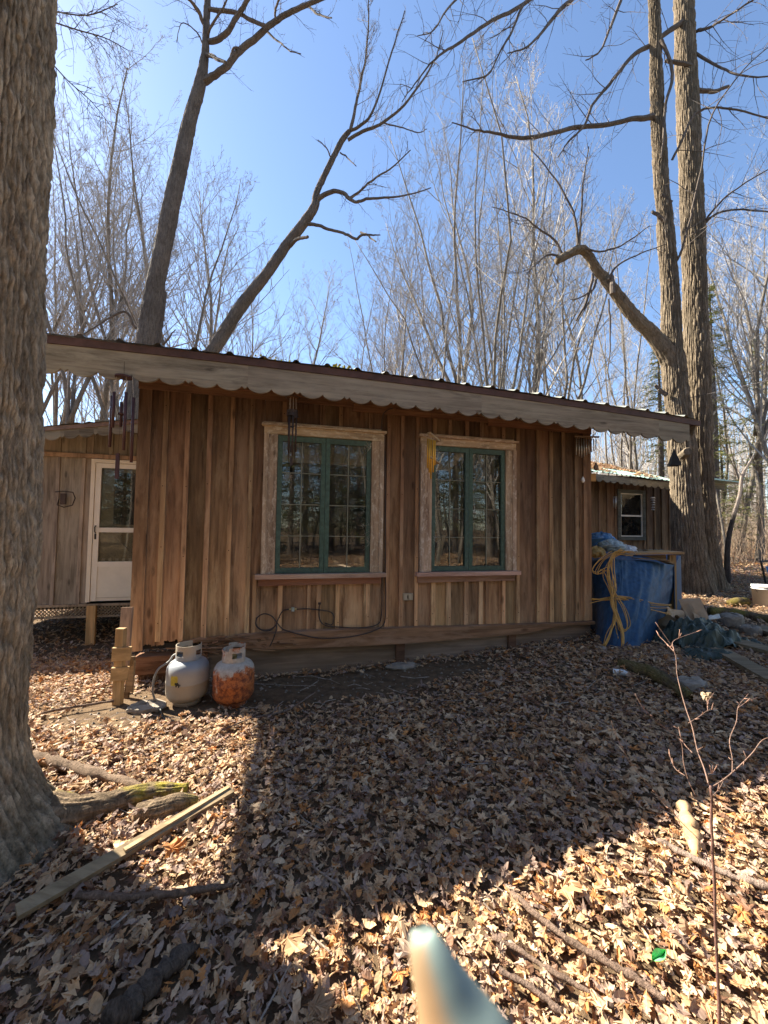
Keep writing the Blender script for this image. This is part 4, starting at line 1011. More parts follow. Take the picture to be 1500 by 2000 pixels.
def place_tree(kd, x, y, h, rz, i=0, label=None, lean=0.0, zone='behind the photographer'):
    cnt[kd] = cnt.get(kd, -1)+1; pr = protos[kd][cnt[kd] % len(protos[kd])]
    if pr.name not in used: o = pr; used.add(pr.name); kids = list(pr.children)
    else:
        o = pr.copy(); S.collection.objects.link(o)
        for c in list(pr.children):
            if c.name.split('.')[0] not in ('trunk', 'crown'): continue
            d = c.copy(); S.collection.objects.link(d); d.parent = o
    o.location = (x, y, float(gh(x, y))); o.rotation_euler = (0, lean, rz); s = h/13.0; o.scale = (s, s, s)
    o['label'] = label or LAB[kd].replace('around the cabin', '').strip()+' '+zone; o['category'] = 'tree'
    if not label: o['group'] = GRP[kd].replace(' in the woods', '')+' '+zone
    elif 'group' in o.keys(): del o['group']
def at(px, Z): p = P(px, 1040, Z); return float(p[0]), float(p[1])
rw = random.Random(77)
FT = [  # kind, pixel column, distance, top pixel row
 ('fork', 125, 13, 150), ('single', 190, 15, 180), ('fork', 232, 14, 250), ('single', 352, 16, 130), ('fork', 345, 13, 230), ('single', 395, 18, 300), ('fork', 100, 17, 330),
 ('single', 548, 17, 420), ('clump', 760, 20, 470), ('single', 715, 19, 400), ('clump', 940, 14, 150), ('fork', 905, 17, 120), ('clump', 985, 16, 200), ('single', 1010, 18, 170),
 ('clump', 860, 23, 430), ('single', 820, 22, 400), ('fork', 1090, 20, 350), ('single', 1180, 19, 330), ('clump', 1230, 22, 420), ('fork', 1480, 17, 290), ('single', 1440, 20, 330), ('single', 1530, 16, 250),
 ('slim', 640, 24, 500), ('slim', 610, 22, 520), ('single', 300, 24, 380), ('single', 460, 25, 520), ('slim', 500, 26, 560), ('single', 150, 25, 350), ('slim', 205, 20, 300), ('fork', 30, 14, 200), ('single', -60, 16, 100), ('single', 1600, 18, 260), ('fork', 1560, 24, 380), ('slim', 1415, 15, 560), ('slim', 1400, 22, 500)]
FL = {125: 'forked bare tree just right of the near maple trunk, above the left eave', 190: 'tall straight bare tree between the near maple and the leaning dark tree', 232: 'forked bare tree left beside the leaning dark tree',
 352: 'tall bare tree whose crown shows right behind the leaning dark trunk', 345: 'forked bare tree right of the broken snag, low fork at the roof line', 395: 'upright bare tree between the two leaning trees', 100: 'forked bare tree half hidden by the near maple trunk',
 548: 'small dark bare tree standing right of the second leaning trunk at the roof', 760: 'many stemmed pale tree behind the roof above the second window', 715: 'slim crowned bare tree behind the mossy part of the roof edge',
 940: 'large many stemmed tree fanning up behind the right half of the cabin roof', 905: 'tall forked tree at the left side of the large fan of stems', 985: 'many stemmed tree at the right side of the large fan of stems', 1010: 'tall single bare tree just right of the large fan of stems',
 860: 'farther many stemmed tree low behind the roof, left of the large fan', 820: 'farther single bare tree low behind the roof, left of the large fan', 1090: 'forked bare tree under the tip of the broken limb', 1180: 'single bare tree behind the hanging dead twigs of the broken limb',
 1230: 'many stemmed bare tree under the arch of the broken limb', 1480: 'pale forked tree with a broad crown near the right edge of the picture', 1440: 'single bare tree between the twin trunks and the pale forked tree', 1530: 'bare tree leaning in from the right edge of the picture',
 640: 'slim bare pole left of the mossy roof edge', 610: 'slim bare pole close right of the small dark tree', 300: 'far bare tree seen between the leaning dark trunk and the snag', 460: 'far bare tree under the second leaning trunk', 500: 'far slim pole crossed by the second leaning trunk',
 150: 'far bare tree seen under the left end of the eave', 205: 'slim pole seen above the annex roof', 30: 'forked bare tree behind the near maple trunk', -60: 'tall bare tree left outside the picture', 1600: 'tall bare tree right outside the picture', 1560: 'forked bare tree just outside the right edge',
 1415: 'slim straight pole close right of the twin trunks', 1400: 'far slim pole touching the right side of the twin trunks'}
for i, (kd, px, Z, top) in enumerate(FT):
    x, y = at(px, Z); h = P(px, top, Z)[2]-float(gh(x, y)); place_tree(kd, x, y, h, rw.uniform(0, 6.28), i, FL[px])
for i in range(115):
    Z = rw.uniform(22, 56); px = rw.uniform(-160, 1700); x, y = at(px, Z); kd = rw.choice(['single', 'slim', 'slim', 'single', 'fork'])
    if sun_path(x, y): continue
    place_tree(kd, x, y, rw.uniform(8.5, 14)*(1.0 if Z < 34 else 1.15), rw.uniform(0, 6.28), i, zone=zone_of(px))
for i in range(40):                                       # behind the photographer: what the windows reflect
    a = rw.uniform(-1.25, 1.25)+pi; R_ = rw.uniform(5, 20); x, y = R_*sin(a)*1.1, R_*cos(a)
    place_tree(rw.choice(['single', 'fork', 'single', 'slim']), x, y, rw.uniform(10, 15), rw.uniform(0, 6.28), i)
def far_wood():
    rs = np.random.RandomState(91); mb = MB()
    for i in range(2600):
        a = rs.uniform(-1.0, 1.0); R_ = rs.uniform(46, 95); x, y = R_*sin(a), R_*cos(a); g = float(gh(x, y)); h = rs.uniform(8, 15)*(R_/60)**.5
        t = rs.normal(0, .05, 2)*h; c = rs.uniform(.8, 1.25)
        mb.tube([(x, y, g-.3), (x+t[0]*.4, y+t[1]*.4, g+h*.5), (x+t[0], y+t[1], g+h)], [.11, .07, .012], 3, (c, c, c), cap=False)
        for k in range(9):
            u = rs.uniform(.3, .95); b = rs.uniform(0, 6.28); L = rs.uniform(.8, 2.4)*(1.2-u)
            p = np.array([x+t[0]*u, y+t[1]*u, g+h*u]); e = p+np.array([cos(b)*L*.5, sin(b)*L*.5, L])
            mb.tube([p, (p+e)/2+rs.normal(0, .1, 3), e], [.03, .02, .007], 3, (c, c, c), cap=False)
    tag(mb.build('far_woodland', M_twig), 'distant leafless woodland beyond the clearing', 'woodland', kind='stuff')
far_wood()
def brush():
    rs = np.random.RandomState(92); mb = MB()
    for i in range(1900):
        Z = rs.uniform(15, 34); px = rs.uniform(1330, 1620) if rs.rand() < .75 else rs.uniform(60, 1330); x, y = at(px, Z); g = float(gh(x, y)); h = rs.uniform(.8, 3.4)
        if px < 1330 and Z < 18: continue
        d = np.array([rs.normal(0, .25), rs.normal(0, .25), 1.]); grow(mb, (x, y, g), d, h, rs.uniform(.005, .014), 1 if rs.rand() < .35 else 0, rs, .1, 3, tuple(np.array([1.15, .95, .75])*rs.uniform(.6, 1.3)), 3)
    tag(mb.build('undergrowth', M_twig), 'tangle of bare brush and saplings under the trees at the clearing edge', 'brush', kind='stuff')
brush()
def conifer(px, Z, top, w, label, seed, px_low=None, col=(.075, .095, .03)):
    rs = np.random.RandomState(seed); x, y = at(px, Z); g = float(gh(x, y)); H = P(px, top, Z)[2]-g; root = empty('hemlock_tree', (x, y, g)); tag(root, label, 'conifer')
    tb = MB(); tb.tube([(0, 0, -.2), (.05, 0, H*.5), (0, .05, H)], [H*.012+.03, H*.008+.02, .01], 7); tb.build('trunk', M_barkt, root)
    nb = MB(); ne = MB()
    n = int(60+H*8)
    for i in range(n):
        u = .12+.86*(i+rs.rand())/n; z = H*u; L = w*(1.02-u)**.8*rs.uniform(.6, 1.15); a = rs.uniform(0, 2*pi); d = np.array([cos(a), sin(a), rs.uniform(-.1, .3)])
        k = 7; t = np.linspace(0, 1, k)[:, None]; pts = np.array([0, 0, z])+d*t*L+np.array([0, 0, -.28*L])*t**2+rs.normal(0, .02, (k, 3))
        nb.tube(pts, np.linspace(.014, .003, k), 3, cap=False)
        side = np.array([-sin(a), cos(a), 0])
        m = int(20+L*24); uu = rs.uniform(.12, 1, m); c0 = np.array([np.interp(uu, t[:, 0], pts[:, j]) for j in range(3)]).T
        sl_ = (rs.uniform(-1, 1, m)*(.36*L*(1.1-uu)+.05))[:, None]; c0 = c0+side*sl_+np.stack([0*uu, 0*uu, rs.normal(-.02, .03, m)], 1)
        dd = side*np.sign(sl_)+d*.7+rs.normal(0, .3, (m, 3)); dd /= np.linalg.norm(dd, axis=1)[:, None]; pp = np.cross(dd, rs.normal(0, 1, (m, 3))*[.4, .4, 1]); pp /= np.linalg.norm(pp, axis=1)[:, None]
        ln = rs.uniform(.05, .13, m)[:, None]; wd = rs.uniform(.008, .02, m)[:, None]
        V = np.stack([c0-dd*ln, c0+pp*wd, c0+dd*ln, c0-pp*wd], 1).reshape(-1, 3)
        cc = np.repeat(rs.uniform(.6, 1.35, (m, 1))*np.ones(3), 4, 0); ne.add(V, np.arange(4*m).reshape(m, 4), cc)
    nb.build('limbs', M_barkt, root); ne.build('crown', M_needle, root)
def mk_needle():
    m, n, b, out = mat('hemlock_needles'); c = mix(n, 'MULTIPLY', 1.0, colattr(n), (.17, .175, .05)); n.links.new(c, b.inputs['Base Color']); b.inputs['Roughness'].default_value = .6
    t = N(n, 'ShaderNodeBsdfTranslucent'); n.links.new(c, t.inputs[0]); mx = N(n, 'ShaderNodeMixShader'); mx.inputs[0].default_value = .3
    n.links.new(b.outputs[0], mx.inputs[1]); n.links.new(t.outputs[0], mx.inputs[2]); n.links.new(mx.outputs[0], out.inputs[0]); return m
M_needle = mk_needle()
conifer(1398, 17, 545, 2.3, 'hemlock with drooping green boughs just right of the twin trunks', 1)
conifer(1485, 20, 640, 2.4, 'tall green hemlock at the right edge of the picture', 2)
conifer(1292, 19, 640, 2.2, 'green hemlock seen left of the twin trunks above the cabin roof', 3)
conifer(1412, 21, 830, 1.6, 'low bushy young hemlock behind the right clearing', 5)
def back_hemlocks():
    global P, at
    rb = random.Random(5); kinds = []; P0, at0 = P, at
    spots = [(-5, -9, 9), (2.5, -10, 9), (8, -9, 11)]
    for i, (x, y, h) in enumerate(spots):
        before = set(bpy.data.objects.keys()); at = lambda px, Z: (x, y); P = lambda a_, b_, c_: np.array([x, y, h+float(gh(x, y))])
        conifer(0, 0, 0, 3.4, 'dense hemlock in the wood behind the photographer, reflected in the panes', 50+i)
        kinds.append([bpy.data.objects[k] for k in set(bpy.data.objects.keys())-before if k.startswith('hemlock_tree')][0])
    P, at = P0, at0
    for o in kinds: o['group'] = 'hemlocks behind the photographer'
    for i in range(64):
        a_ = rb.uniform(-1.45, 1.45)+pi; R_ = rb.uniform(10, 26); x, y = R_*sin(a_)*1.1, R_*cos(a_)
        o = kinds[i % 3].copy(); S.collection.objects.link(o)
        for c in list(kinds[i % 3].children): d = c.copy(); S.collection.objects.link(d); d.parent = o
        o.location = (x, y, float(gh(x, y))); o.rotation_euler = (0, 0, rb.uniform(0, 6.28)); q = rb.uniform(.75, 1.35); o.scale = (q, q, q)
back_hemlocks()
# thin dark dead stem leaning by the twin trunks
def thin_stem():
    b = G(1421, 1140); r = empty('dead_stem', b); tag(r, 'thin dark curved sapling stem standing right of the twin trunks', 'sapling')
    Zb = b[1]; q = np.array(px_limb([(1421, 1142, 6.5), (1420, 1090, 5.4), (1423, 1050, 4.6), (1432, 1010, 4.2), (1445, 965, 3.6), (1449, 930, 3), (1463, 905, 2), (1470, 892, 1.2)], Zb))
    q[:, :3] -= b; q = spline(q, 5); m = MB(); c = np.where(q[:, 2:3] > q[:, 2].max()*.55, 2.0, .55)*np.ones(3); m.tube(q[:, :3], q[:, 3], 7, np.repeat(c, 7, 0)); m.build('stem', M_barkt, r)
    m = MB(); e = q[int(len(q)*.72)]; m.tube([e[:3], e[:3]+(-.08, 0, .12), e[:3]+(-.12, 0, .3)], [.012, .008, .004], 5, (2, 1.8, 1.6)); m.build('side_twig', M_barkt, r)
thin_stem()

# ------------------------------------------------------------------ objects
def mk_rust():
    m, n, b, _ = mat('rusty_tank'); v = coords(n)
    a = noise(n, v, 7, 8, .7, .6); c = noise(n, v, 26, 6, .7)
    tc = N(n, 'ShaderNodeTexCoord'); sp = N(n, 'ShaderNodeSeparateXYZ'); n.links.new(tc.outputs['Object'], sp.inputs[0])
    rust = ramp(n, c, [(.3, (.05, .016, .009)), (.45, (.20, .05, .014)), (.56, (.44, .13, .03)), (.72, (.15, .04, .014))])
    paint = ramp(n, c, [(.3, (.30, .26, .22)), (.7, (.50, .44, .37))])
    zr = ramp(n, sp.outputs[2], [(.0, .53), (.06, .66), (.24, .64), (.30, .50), (.33, .42), (.45, .50)])
    s = N(n, 'ShaderNodeMath', operation='ADD'); n.links.new(a, s.inputs[0]); n.links.new(zr, s.inputs[1])
    col = mix(n, 'MIX', ramp(n, s.outputs[0], [(1.0-.04, 0.), (1.0+.0, 0.)]), paint, rust)
    mr = N(n, 'ShaderNodeMapRange'); n.links.new(s.outputs[0], mr.inputs[0]); mr.inputs[1].default_value = .98; mr.inputs[2].default_value = 1.06
    col = mix(n, 'MIX', mr.outputs[0], paint, rust); n.links.new(col, b.inputs['Base Color']); b.inputs['Roughness'].default_value = .8
    bump(n, b, c, .5, .004); return m
M_rust = mk_rust()
def mk_scuffed():
    m, n, b, _ = mat('scuffed_tank'); v = coords(n)
    c = noise(n, v, 30, 8, .75); a = noise(n, v, 5, 4, .6)
    tc = N(n, 'ShaderNodeTexCoord'); sp = N(n, 'ShaderNodeSeparateXYZ'); n.links.new(tc.outputs['Object'], sp.inputs[0])
    g = ramp(n, sp.outputs[2], [(.22, (.36, .30, .23)), (.30, (.24, .25, .27)), (.36, (.29, .30, .31)), (.40, (.40, .33, .25))])
    col = mix(n, 'MULTIPLY', .6, g, ramp(n, a, [(.3, .75), (.7, 1.1)]))
    col = mix(n, 'MIX', ramp(n, c, [(.66, 0.), (.72, .8)]), col, (.10, .06, .04))
    n.links.new(col, b.inputs['Base Color']); b.inputs['Roughness'].default_value = .5; bump(n, b, c, .15, .002); return m
M_scuff = mk_scuffed()
def tank(px, py, m, label, rot, rim):
    b = G(px, py); d = b[:2]/np.linalg.norm(b[:2]); c = b+np.array([d[0], d[1], 0])*.12; c[2] = float(gh(c[0], c[1]))-.004
    root = empty('propane_tank', c, rot); tag(root, label, 'gas cylinder', 'propane tanks by the cabin wall')
    mb = MB(); prof = [(.02, .022), (.09, .026), (.128, .045), (.148, .075), (.153, .10), (.153, .168), (.1555, .172), (.1555, .180), (.153, .184), (.153, .255), (.148, .285), (.130, .315), (.10, .335), (.05, .345), (.002, .347)]
    mb.lathe(prof, 48); mb.build('body', m, root, True)
    mb = MB(); mb.lathe([(.098, .0), (.102, .0), (.104, .04), (.100, .04), (.098, .0)], 40); mb.build('foot_ring', m, root, True)
    mb = MB(); n = 56; hs = [.318, .345, .372, .385, .412, .428, .450]; span = radians(300)
    V = np.array([[((.088+.004*k)*cos(a), (.088+.004*k)*sin(a), h) for a in np.linspace(-span/2, span/2, n+1)] for k in (0, 1) for h in hs]).reshape(2, len(hs), n+1, 3)
    def hole(i, j):
        a = (j+.5)/n
        if i >= 4 and (.14 < a < .36 or .64 < a < .86): return False
        return i in (2, 3) and (.08 < a < .24 or .76 < a < .92 or .42 < a < .58)
    for i in range(len(hs)-1):
        for j in range(n):
            if hole(i, j) or (i == 5 and rim and .3 < j/n < .7): continue
            q = [V[0, i, j], V[0, i, j+1], V[0, i+1, j+1], V[0, i+1, j], V[1, i, j], V[1, i, j+1], V[1, i+1, j+1], V[1, i+1, j]]
            mb.add(q, [(3, 2, 1, 0), (4, 5, 6, 7), (0, 1, 5, 4), (2, 3, 7, 6), (1, 2, 6, 5), (3, 0, 4, 7)], (1.1, 1.05, 1), (0, 0, 0))
    mb.build('collar', m, root)
    mb = MB(); mb.lathe([(.0, .345), (.018, .345), (.018, .375), (.012, .38), (.012, .395), (.0, .396)], 14); mb.tube([(0, 0, .372), (.05, 0, .372)], .012, 8); v = mb.build('valve', plain('brass', (.45, .33, .14), .4, .8), root)
    mb = MB(); mb.lathe([(.0, .397), (.024, .397), (.028, .405), (.024, .414), (.0, .415)], 12); mb.build('knob', M_silver, v)
    return root, c
t1, c1 = tank(365, 1383, M_scuff, 'grey white propane tank with a yellow sticker beside the rusty one', radians(250), False)
t2, c2 = tank(455, 1387, M_rust, 'heavily rusted orange propane tank with a dented pale collar', radians(200), True)
def sticker():
    # warning label on the pale tank: yellow patch with dark marks, facing left of the camera
    Rz = Matrix.Rotation(-radians(250), 3, 'Z'); toc = math.atan2(-c1[1], -c1[0])-radians(250)
    mb = MB(); a0 = toc-.62
    n = 6; A_ = np.linspace(a0-.22, a0+.16, n); z = np.linspace(.185, .25, 4)
    mb.grid(np.array([[(.1548*cos(a), .1548*sin(a), h+.01*vn(a*9, h*40)) for a in A_] for h in z])); s = mb.build('warning_sticker', plain('yellow_label', (.45, .33, .04), .6, 0, .3, 30), t1, True)
    mb = MB()
    for k, (da, h, w, l) in enumerate(((.10, .175, .012, .03), (.16, .185, .014, .022), (.22, .172, .010, .026), (.05, .19, .008, .018), (.28, .181, .006, .014))):
        A_ = np.linspace(a0+da-w*3, a0+da+w*3, 4); mb.grid(np.array([[(.1560*cos(a), .1560*sin(a), h+q*l) for a in A_] for q in (0, .5, 1)]))
    mb.build('sticker_mark', M_black, s, True)
sticker()
def world_tube(name, pts, r, m, label, cat, sides=7, k=5, col=(1, 1, 1)):
    q = spline([tuple(p) for p in pts], k); b = np.array(q[0]); root = empty(name, b)
    root2 = MB(); root2.tube(q-b, r, sides, col); bpy.data.objects.remove(root)
    o = root2.build(name, m, None, True); o.location = b; tag(o, label, cat); return o
hb = [c1+(.0, .0, .385), c1+(-.10, -.02, .37), P(330, 1292, c1[1]-.06), P(307, 1310, c1[1]-.1), P(298, 1345, c1[1]-.12), P(303, 1370, c1[1]-.12)]
world_tube('gas_hose', hb, .0075, plain('grey_hose', (.16, .15, .14), .5), 'thin grey gas hose curving down left of the pale propane tank', 'hose')
world_tube('gas_hose', [G(312, 1388, .02), G(318, 1402, .012), G(330, 1413, .01), G(352, 1412, .01), G(380, 1406, .01)], .006, M_black, 'short black hose end lying on the soil before the pale tank', 'hose')
def stone(px, py, w, d, h, label, seed, rz=0.0, m=None, cat='stone'):
    p = G(px, py); rs = np.random.RandomState(seed); mb = MB(); nu, nv = 20, 9
    th = np.linspace(0, 2*pi, nu, endpoint=False); ph = np.linspace(-pi/2, pi/2, nv)
    V = np.array([[(np.sign(cos(b))*abs(cos(b))**.6*cos(a)*(1+.18*vn(a*1.3+seed, b+seed)), abs(cos(b))**.6*sin(a)*(1+.18*vn(a*1.1+seed+9, b)), np.sign(sin(b))*abs(sin(b))**.7*(1+.2*vn(a+seed, 3+seed*.1))) for a in th] for b in ph])*np.array([w/2, d/2, h/2])+rs.normal(0, .004, (nv, nu, 3))*min(1, w*4)
    mb.grid(V, wrap=True); o = mb.build('stone' if cat == 'stone' else 'lid', m or M_stone, None, False); o.location = (p[0], p[1], p[2]+h*.28); o.rotation_euler = (0, 0, rz); tag(o, label, cat); return o
stone(285, 1386, .26, .16, .065, 'flat pale stone lit by sun left of the pale propane tank', 1, .1)
stone(352, 1421, .09, .06, .03, 'small pale stone on the soil in front of the pale tank', 2, .5)
stone(785, 1304, .34, .14, .05, 'flat brown slab stone at the foot of the skirting', 3, .2)
stone(393, 1408, .045, .04, .03, 'little whitish stone between the two propane tanks', 4)
stone(1350, 1345, .26, .2, .10, 'grey rock half sunk in leaves before the green tarp heap', 5, .3)
stone(1430, 1222, .30, .26, .22, 'dark rock behind the green tarp heap', 6, .3)
stone(1468, 1240, .22, .2, .16, 'smaller dark rock right of the dark rock behind the green tarp heap', 7, 1.3)
stone(1175, 1272, .12, .1, .07, 'round grey stone at the left foot of the blue tarp', 8)
def pebbles():
    rs = np.random.RandomState(6); mb = MB()
    for i in range(520):
        s_ = rs.uniform(-.3, 4.4); o_ = rs.gamma(1.6, .28)+.03; p = CF.world(s_, o_, 0); z = float(gh(p[0], p[1])); r = rs.uniform(.004, .014)*(1+.8*(rs.rand() < .08))
        V = np.array([(1, 0, 0), (0, 1, 0), (-1, 0, 0), (0, -1, 0), (0, 0, .8), (0, 0, -.8)])*r*rs.uniform(.6, 1.3, (6, 1))+(p[0], p[1], z+r*.3)
        mb.add(V, [(0, 1, 4), (1, 2, 4), (2, 3, 4), (3, 0, 4), (1, 0, 5), (2, 1, 5), (3, 2, 5), (0, 3, 5)], tuple(np.ones(3)*rs.uniform(.4, 1.2)))
    tag(mb.build('pebbles', M_stone), 'small stones and crumbs on the bare soil along the wall', 'pebbles', kind='stuff')
pebbles()

# timbers under the rotten corner (each lies or leans on its own)
def loc_thing(name, mb, m, label, cat, group=None):      # wall coordinates: x along, -y outwards
    o = mb.build(name, m); o.location = CF.O; o.rotation_euler = (0, 0, CF.A); return tag(o, label, cat, group)
mb = MB(); mb.box((.03, -.05, .105), (.62, .10, .255), (.75, .65, .6), jit=.006); loc_thing('timber_block', mb, M_beam, 'thick brown timber lying under the rotten corner of the cabin', 'timber')
mb = MB(); mb.box((.06, -.02, -.03), (.34, .10, .1035), (.45, .38, .34), jit=.012)
for i in range(40): x = rng.uniform(.06, .33); mb.beam((x, -.024, rng.uniform(.03, .1)), (x+rng.uniform(-.01, .01), -.03, rng.uniform(-.02, .03)), .008, .006, shade(.4, .8))
loc_thing('rotten_timber', mb, M_beam, 'crumbling dark timber under the thick brown timber at the corner', 'timber')
mb = MB(); mb.box((.36, .02, -.06), (.47, .12, .1035), (.8, .75, .7), jit=.006); loc_thing('support_block', mb, M_stone, 'upright grey block under the timber behind the pale tank', 'block')
def brace():
    Z = 3.02; b = P(228, 1386, Z); b[2] = float(gh(b[0], b[1])); root = empty('rail_frame', b)
    tag(root, 'short yellow lumber frame of a post and two rails at the left cabin corner', 'frame')
    def q(px, py, z=Z): return P(px, py, z)-b
    mb = MB(); mb.beam(q(229, 1390), q(237, 1227), .06, .045, (1, .95, .85)); mb.build('post', M_lumz, root)
    for y0, y1, x0, x1 in ((1278, 1276, 219, 256), (1317, 1315, 217, 251)):
        mb = MB(); mb.beam(q(x0, y0, Z-.035), q(x1, y1, Z+.005), .03, .10, (1, .95, .85)); mb.build('rail', M_lumber, root)
    for i, (a, z0, c, z1, w, l, t) in enumerate(((243, 1388, 259, 1282, .035, 'dark narrow strip leaning behind the lumber frame at the corner', (.42, .36, .3)), (253, 1352, 258, 1290, .05, 'short brown board end standing under the cabin corner', (.7, .6, .5)), (240, 1300, 249, 1186, .09, 'old reddish board standing behind the lumber frame post', (1.0, .8, .7)))):
        m = MB(); p0 = P(a, z0, Z+.1); m.beam(p0-p0, P(c, z1, Z+.16)-p0, w, .022, t); o = m.build('leaning_board', M_oldplank if i < 2 else M_annex); o.location = p0; tag(o, l, 'board')
brace()

# cable fixed to the front wall, with its coil and connector
def wall_cable():
    root = empty('wall_cable', CF.world(1.12, .05, .50)); b = np.array(root.location); tag(root, 'black cable looped in a coil on the boards under the left window', 'cable')
    def W3(px, py, o): s, z = CF.px(px, py, o); return CF.world(s, o, z)-b
    runs = [[(768, 797, .07), (757, 801, .06), (747, 815, .04), (745, 860, .03), (746, 980, .03), (746, 1130, .03), (745, 1200, .035), (736, 1220, .05), (705, 1226, .085), (665, 1225, .05), (640, 1223, .04), (627, 1215, .035), (623, 1200, .03), (624, 1180, .025)],
            [(752, 880, .03), (753, 1100, .03), (753, 1195, .04), (748, 1221, .05), (730, 1232, .09), (700, 1241, .09), (660, 1246, .092), (620, 1246, .092), (590, 1240, .092), (560, 1232, .09), (549, 1226, .06), (540, 1215, .045), (530, 1203, .04), (515, 1199, .04), (502, 1207, .04), (500, 1219, .05), (509, 1229, .06), (525, 1230, .055), (538, 1221, .05), (545, 1205, .045), (553, 1193, .04), (565, 1190, .04)],
            [(538, 1222, .055), (528, 1231, .06), (512, 1231, .06), (500, 1221, .05), (501, 1206, .04)],
            [(578, 1190, .04), (600, 1189, .035), (622, 1191, .04), (645, 1195, .035), (652, 1205, .035), (648, 1220, .045), (634, 1217, .04)],
            [(540, 1218, .05), (539, 1232, .09), (533, 1250, .09), (527, 1262, .09)]]
    for r in runs:
        m = MB(); m.tube(spline([W3(*p) for p in r], 6), .0055, 7); m.build('cable_run', M_cable, root, True)
    m = MB(); p = W3(572, 1190, .045); m.tube([p+(-.035, 0, 0), p+(.035, .008, 0)], .0095, 8, (1.0, .8, .4)); m.tube([p+(0, 0, -.018), p+(0, 0, .018)], .014, 8, (.7, .95, 1.1)); m.build('connector', M_silver, root)
    m = MB(); p = W3(624, 1179, .03); m.box(p+(-.012, -.008, -.008), p+(.012, .008, .012)); m.build('clip', M_cable, root)
wall_cable()

# ------------------------------------------------------------------ wind chimes and hangings
def chime(name, top, hang, tubes, m_tube, label, plate, m_plate, sail=None, r=.008, strings=.0):
    root = empty(name, top); tag(root, label, 'wind chime', 'wind chimes hung under the eaves')
    st = MB(); st.tube([(0, 0, 0), (0.002, 0, -hang)], .0014, 4, (.6, .5, .4)); st.build('cord', M_black, root)
    p = MB(); plate(p, -hang); p.build('top_plate', m_plate, root)
    for (x, y, z0, L) in tubes:
        t = MB(); t.tube([(x, y, -hang-z0), (x+rng.uniform(-.004, .004), y, -hang-z0-L)], r, 8); t.build('tube', m_tube, root, True)
        if z0 > .01: t = MB(); t.tube([(x*.8, y*.8, -hang-.002), (x, y, -hang-z0)], .0011, 3, (.9, .8, .7)); t.build('string', M_plastic, root)
    if sail: s = MB(); sail(s, -hang); s.build('sail', m_plate, root)
    return root
def disc(r, t=.012):
    def f(mb, z): mb.lathe([(0, z-t), (r, z-t), (r, z), (0, z)], 20)
    return f
top = CF.world(*(lambda s: (s[0], .28, s[1]))(CF.px(572, 772, .28))); top[2] = 2.74
hz = top[2]-CF.px(572, 777, .28)[1]
def ring_plate(mb, z):
    a = np.linspace(0, 2*pi, 22); mb.tube(np.stack([.062*np.cos(a), .062*np.sin(a), z+0*a], 1), .004, 5)
    for k in range(3): mb.tube([(.06*cos(k*2.09), .06*sin(k*2.09), z), (.03*cos(k*2.09), .03*sin(k*2.09), z-.12), (0, 0, z-.13)], .0012, 3)
    mb.lathe([(0, z-.15), (.045, z-.145), (.05, z-.12), (.02, z-.11), (0, z-.11)], 14)
    for k in range(9): a = rng.uniform(0, 6.28); mb.box((.035*cos(a)-.01, .035*sin(a)-.01, z-.15-rng.uniform(0, .05)), (.035*cos(a)+.012, .035*sin(a)+.01, z-.12), jit=.006)
def rsail(mb, z): mb.tube([(0, 0, z-.15), (0.004, 0, z-.56)], .0012, 3); mb.lathe([(0, z-.27), (.02, z-.27), (.02, z-.262), (0, z-.262)], 10); mb.box((-.012, -.002, z-.62), (.012, .002, z-.55)); mb.box((-.01, -.002, z-.50), (.01, .002, z-.43), jit=.002)
chime('wind_chime', top, hz, [(-.032, 0, .17, .31), (-.016, -.028, .17, .34), (.014, -.03, .17, .37), (.036, .0, .17, .33), (.0, .03, .17, .29)], M_iron, 'dark metal wind chime with a wire ring hanging before the left window', ring_plate, M_iron, rsail, .007)
top = CF.world(CF.px(843, 850, .16)[0], .16, 2.72); hz = 2.72-CF.px(843, 852, .16)[1]
def slab(mb, z):
    V = np.array([(-.05, -.03, .03), (-.02, -.05, .035), (.085, .0, -.035), (.06, .03, -.04)]); mb.add(np.concatenate([V, V+(0, 0, -.018)])+(0, 0, z), [(0, 1, 2, 3), (7, 6, 5, 4), (0, 4, 5, 1), (1, 5, 6, 2), (2, 6, 7, 3), (3, 7, 4, 0)])
def gsail(mb, z):
    V = np.array([(-.035, -.03, .02), (-.01, -.045, .022), (.085, .0, -.035), (.06, .02, -.04)]); mb.add(np.concatenate([V, V+(0, 0, -.012)])+(0, 0, z-.235), [(0, 1, 2, 3), (7, 6, 5, 4), (0, 4, 5, 1), (1, 5, 6, 2), (2, 6, 7, 3), (3, 7, 4, 0)]); mb.tube([(0, 0, z), (0.01, -.01, z-.23)], .001, 3)
chime('wind_chime', top, hz, [(-.040, -.02, .03, .30), (-.022, -.035, .035, .345), (-.003, -.02, .04, .40), (.016, -.03, .045, .33), (.033, -.02, .05, .25)], M_gold, 'yellow gold tube wind chime with tilted wooden plates before the right window', slab, M_oldplank, gsail, .0085)
p = P(243, 706, 3.02); hz = p[2]-P(243, 735, 3.02)[2]
root = chime('wind_chime', p, hz, [(-.085, 0, .16, .41), (-.05, -.03, .14, .28), (.045, -.03, .14, .46), (.085, 0, .17, .52), (-.03, .03, .20, .2)], M_chime, 'large maroon tube wind chime hanging beyond the left cabin corner', disc(.06), M_chime,
    lambda mb, z: (mb.tube([(0, 0, z), (-.02, 0, z-.66)], .0012, 3), mb.lathe([(0, z-.31), (.03, z-.31), (.03, z-.30), (0, z-.30)], 12), mb.box((-.035, -.004, z-.82), (-.005, .004, z-.62))), .011)
s_, z_ = CF.px(1148, 852, .12); top = CF.world(s_, .12, 2.64); hz = 2.64-z_
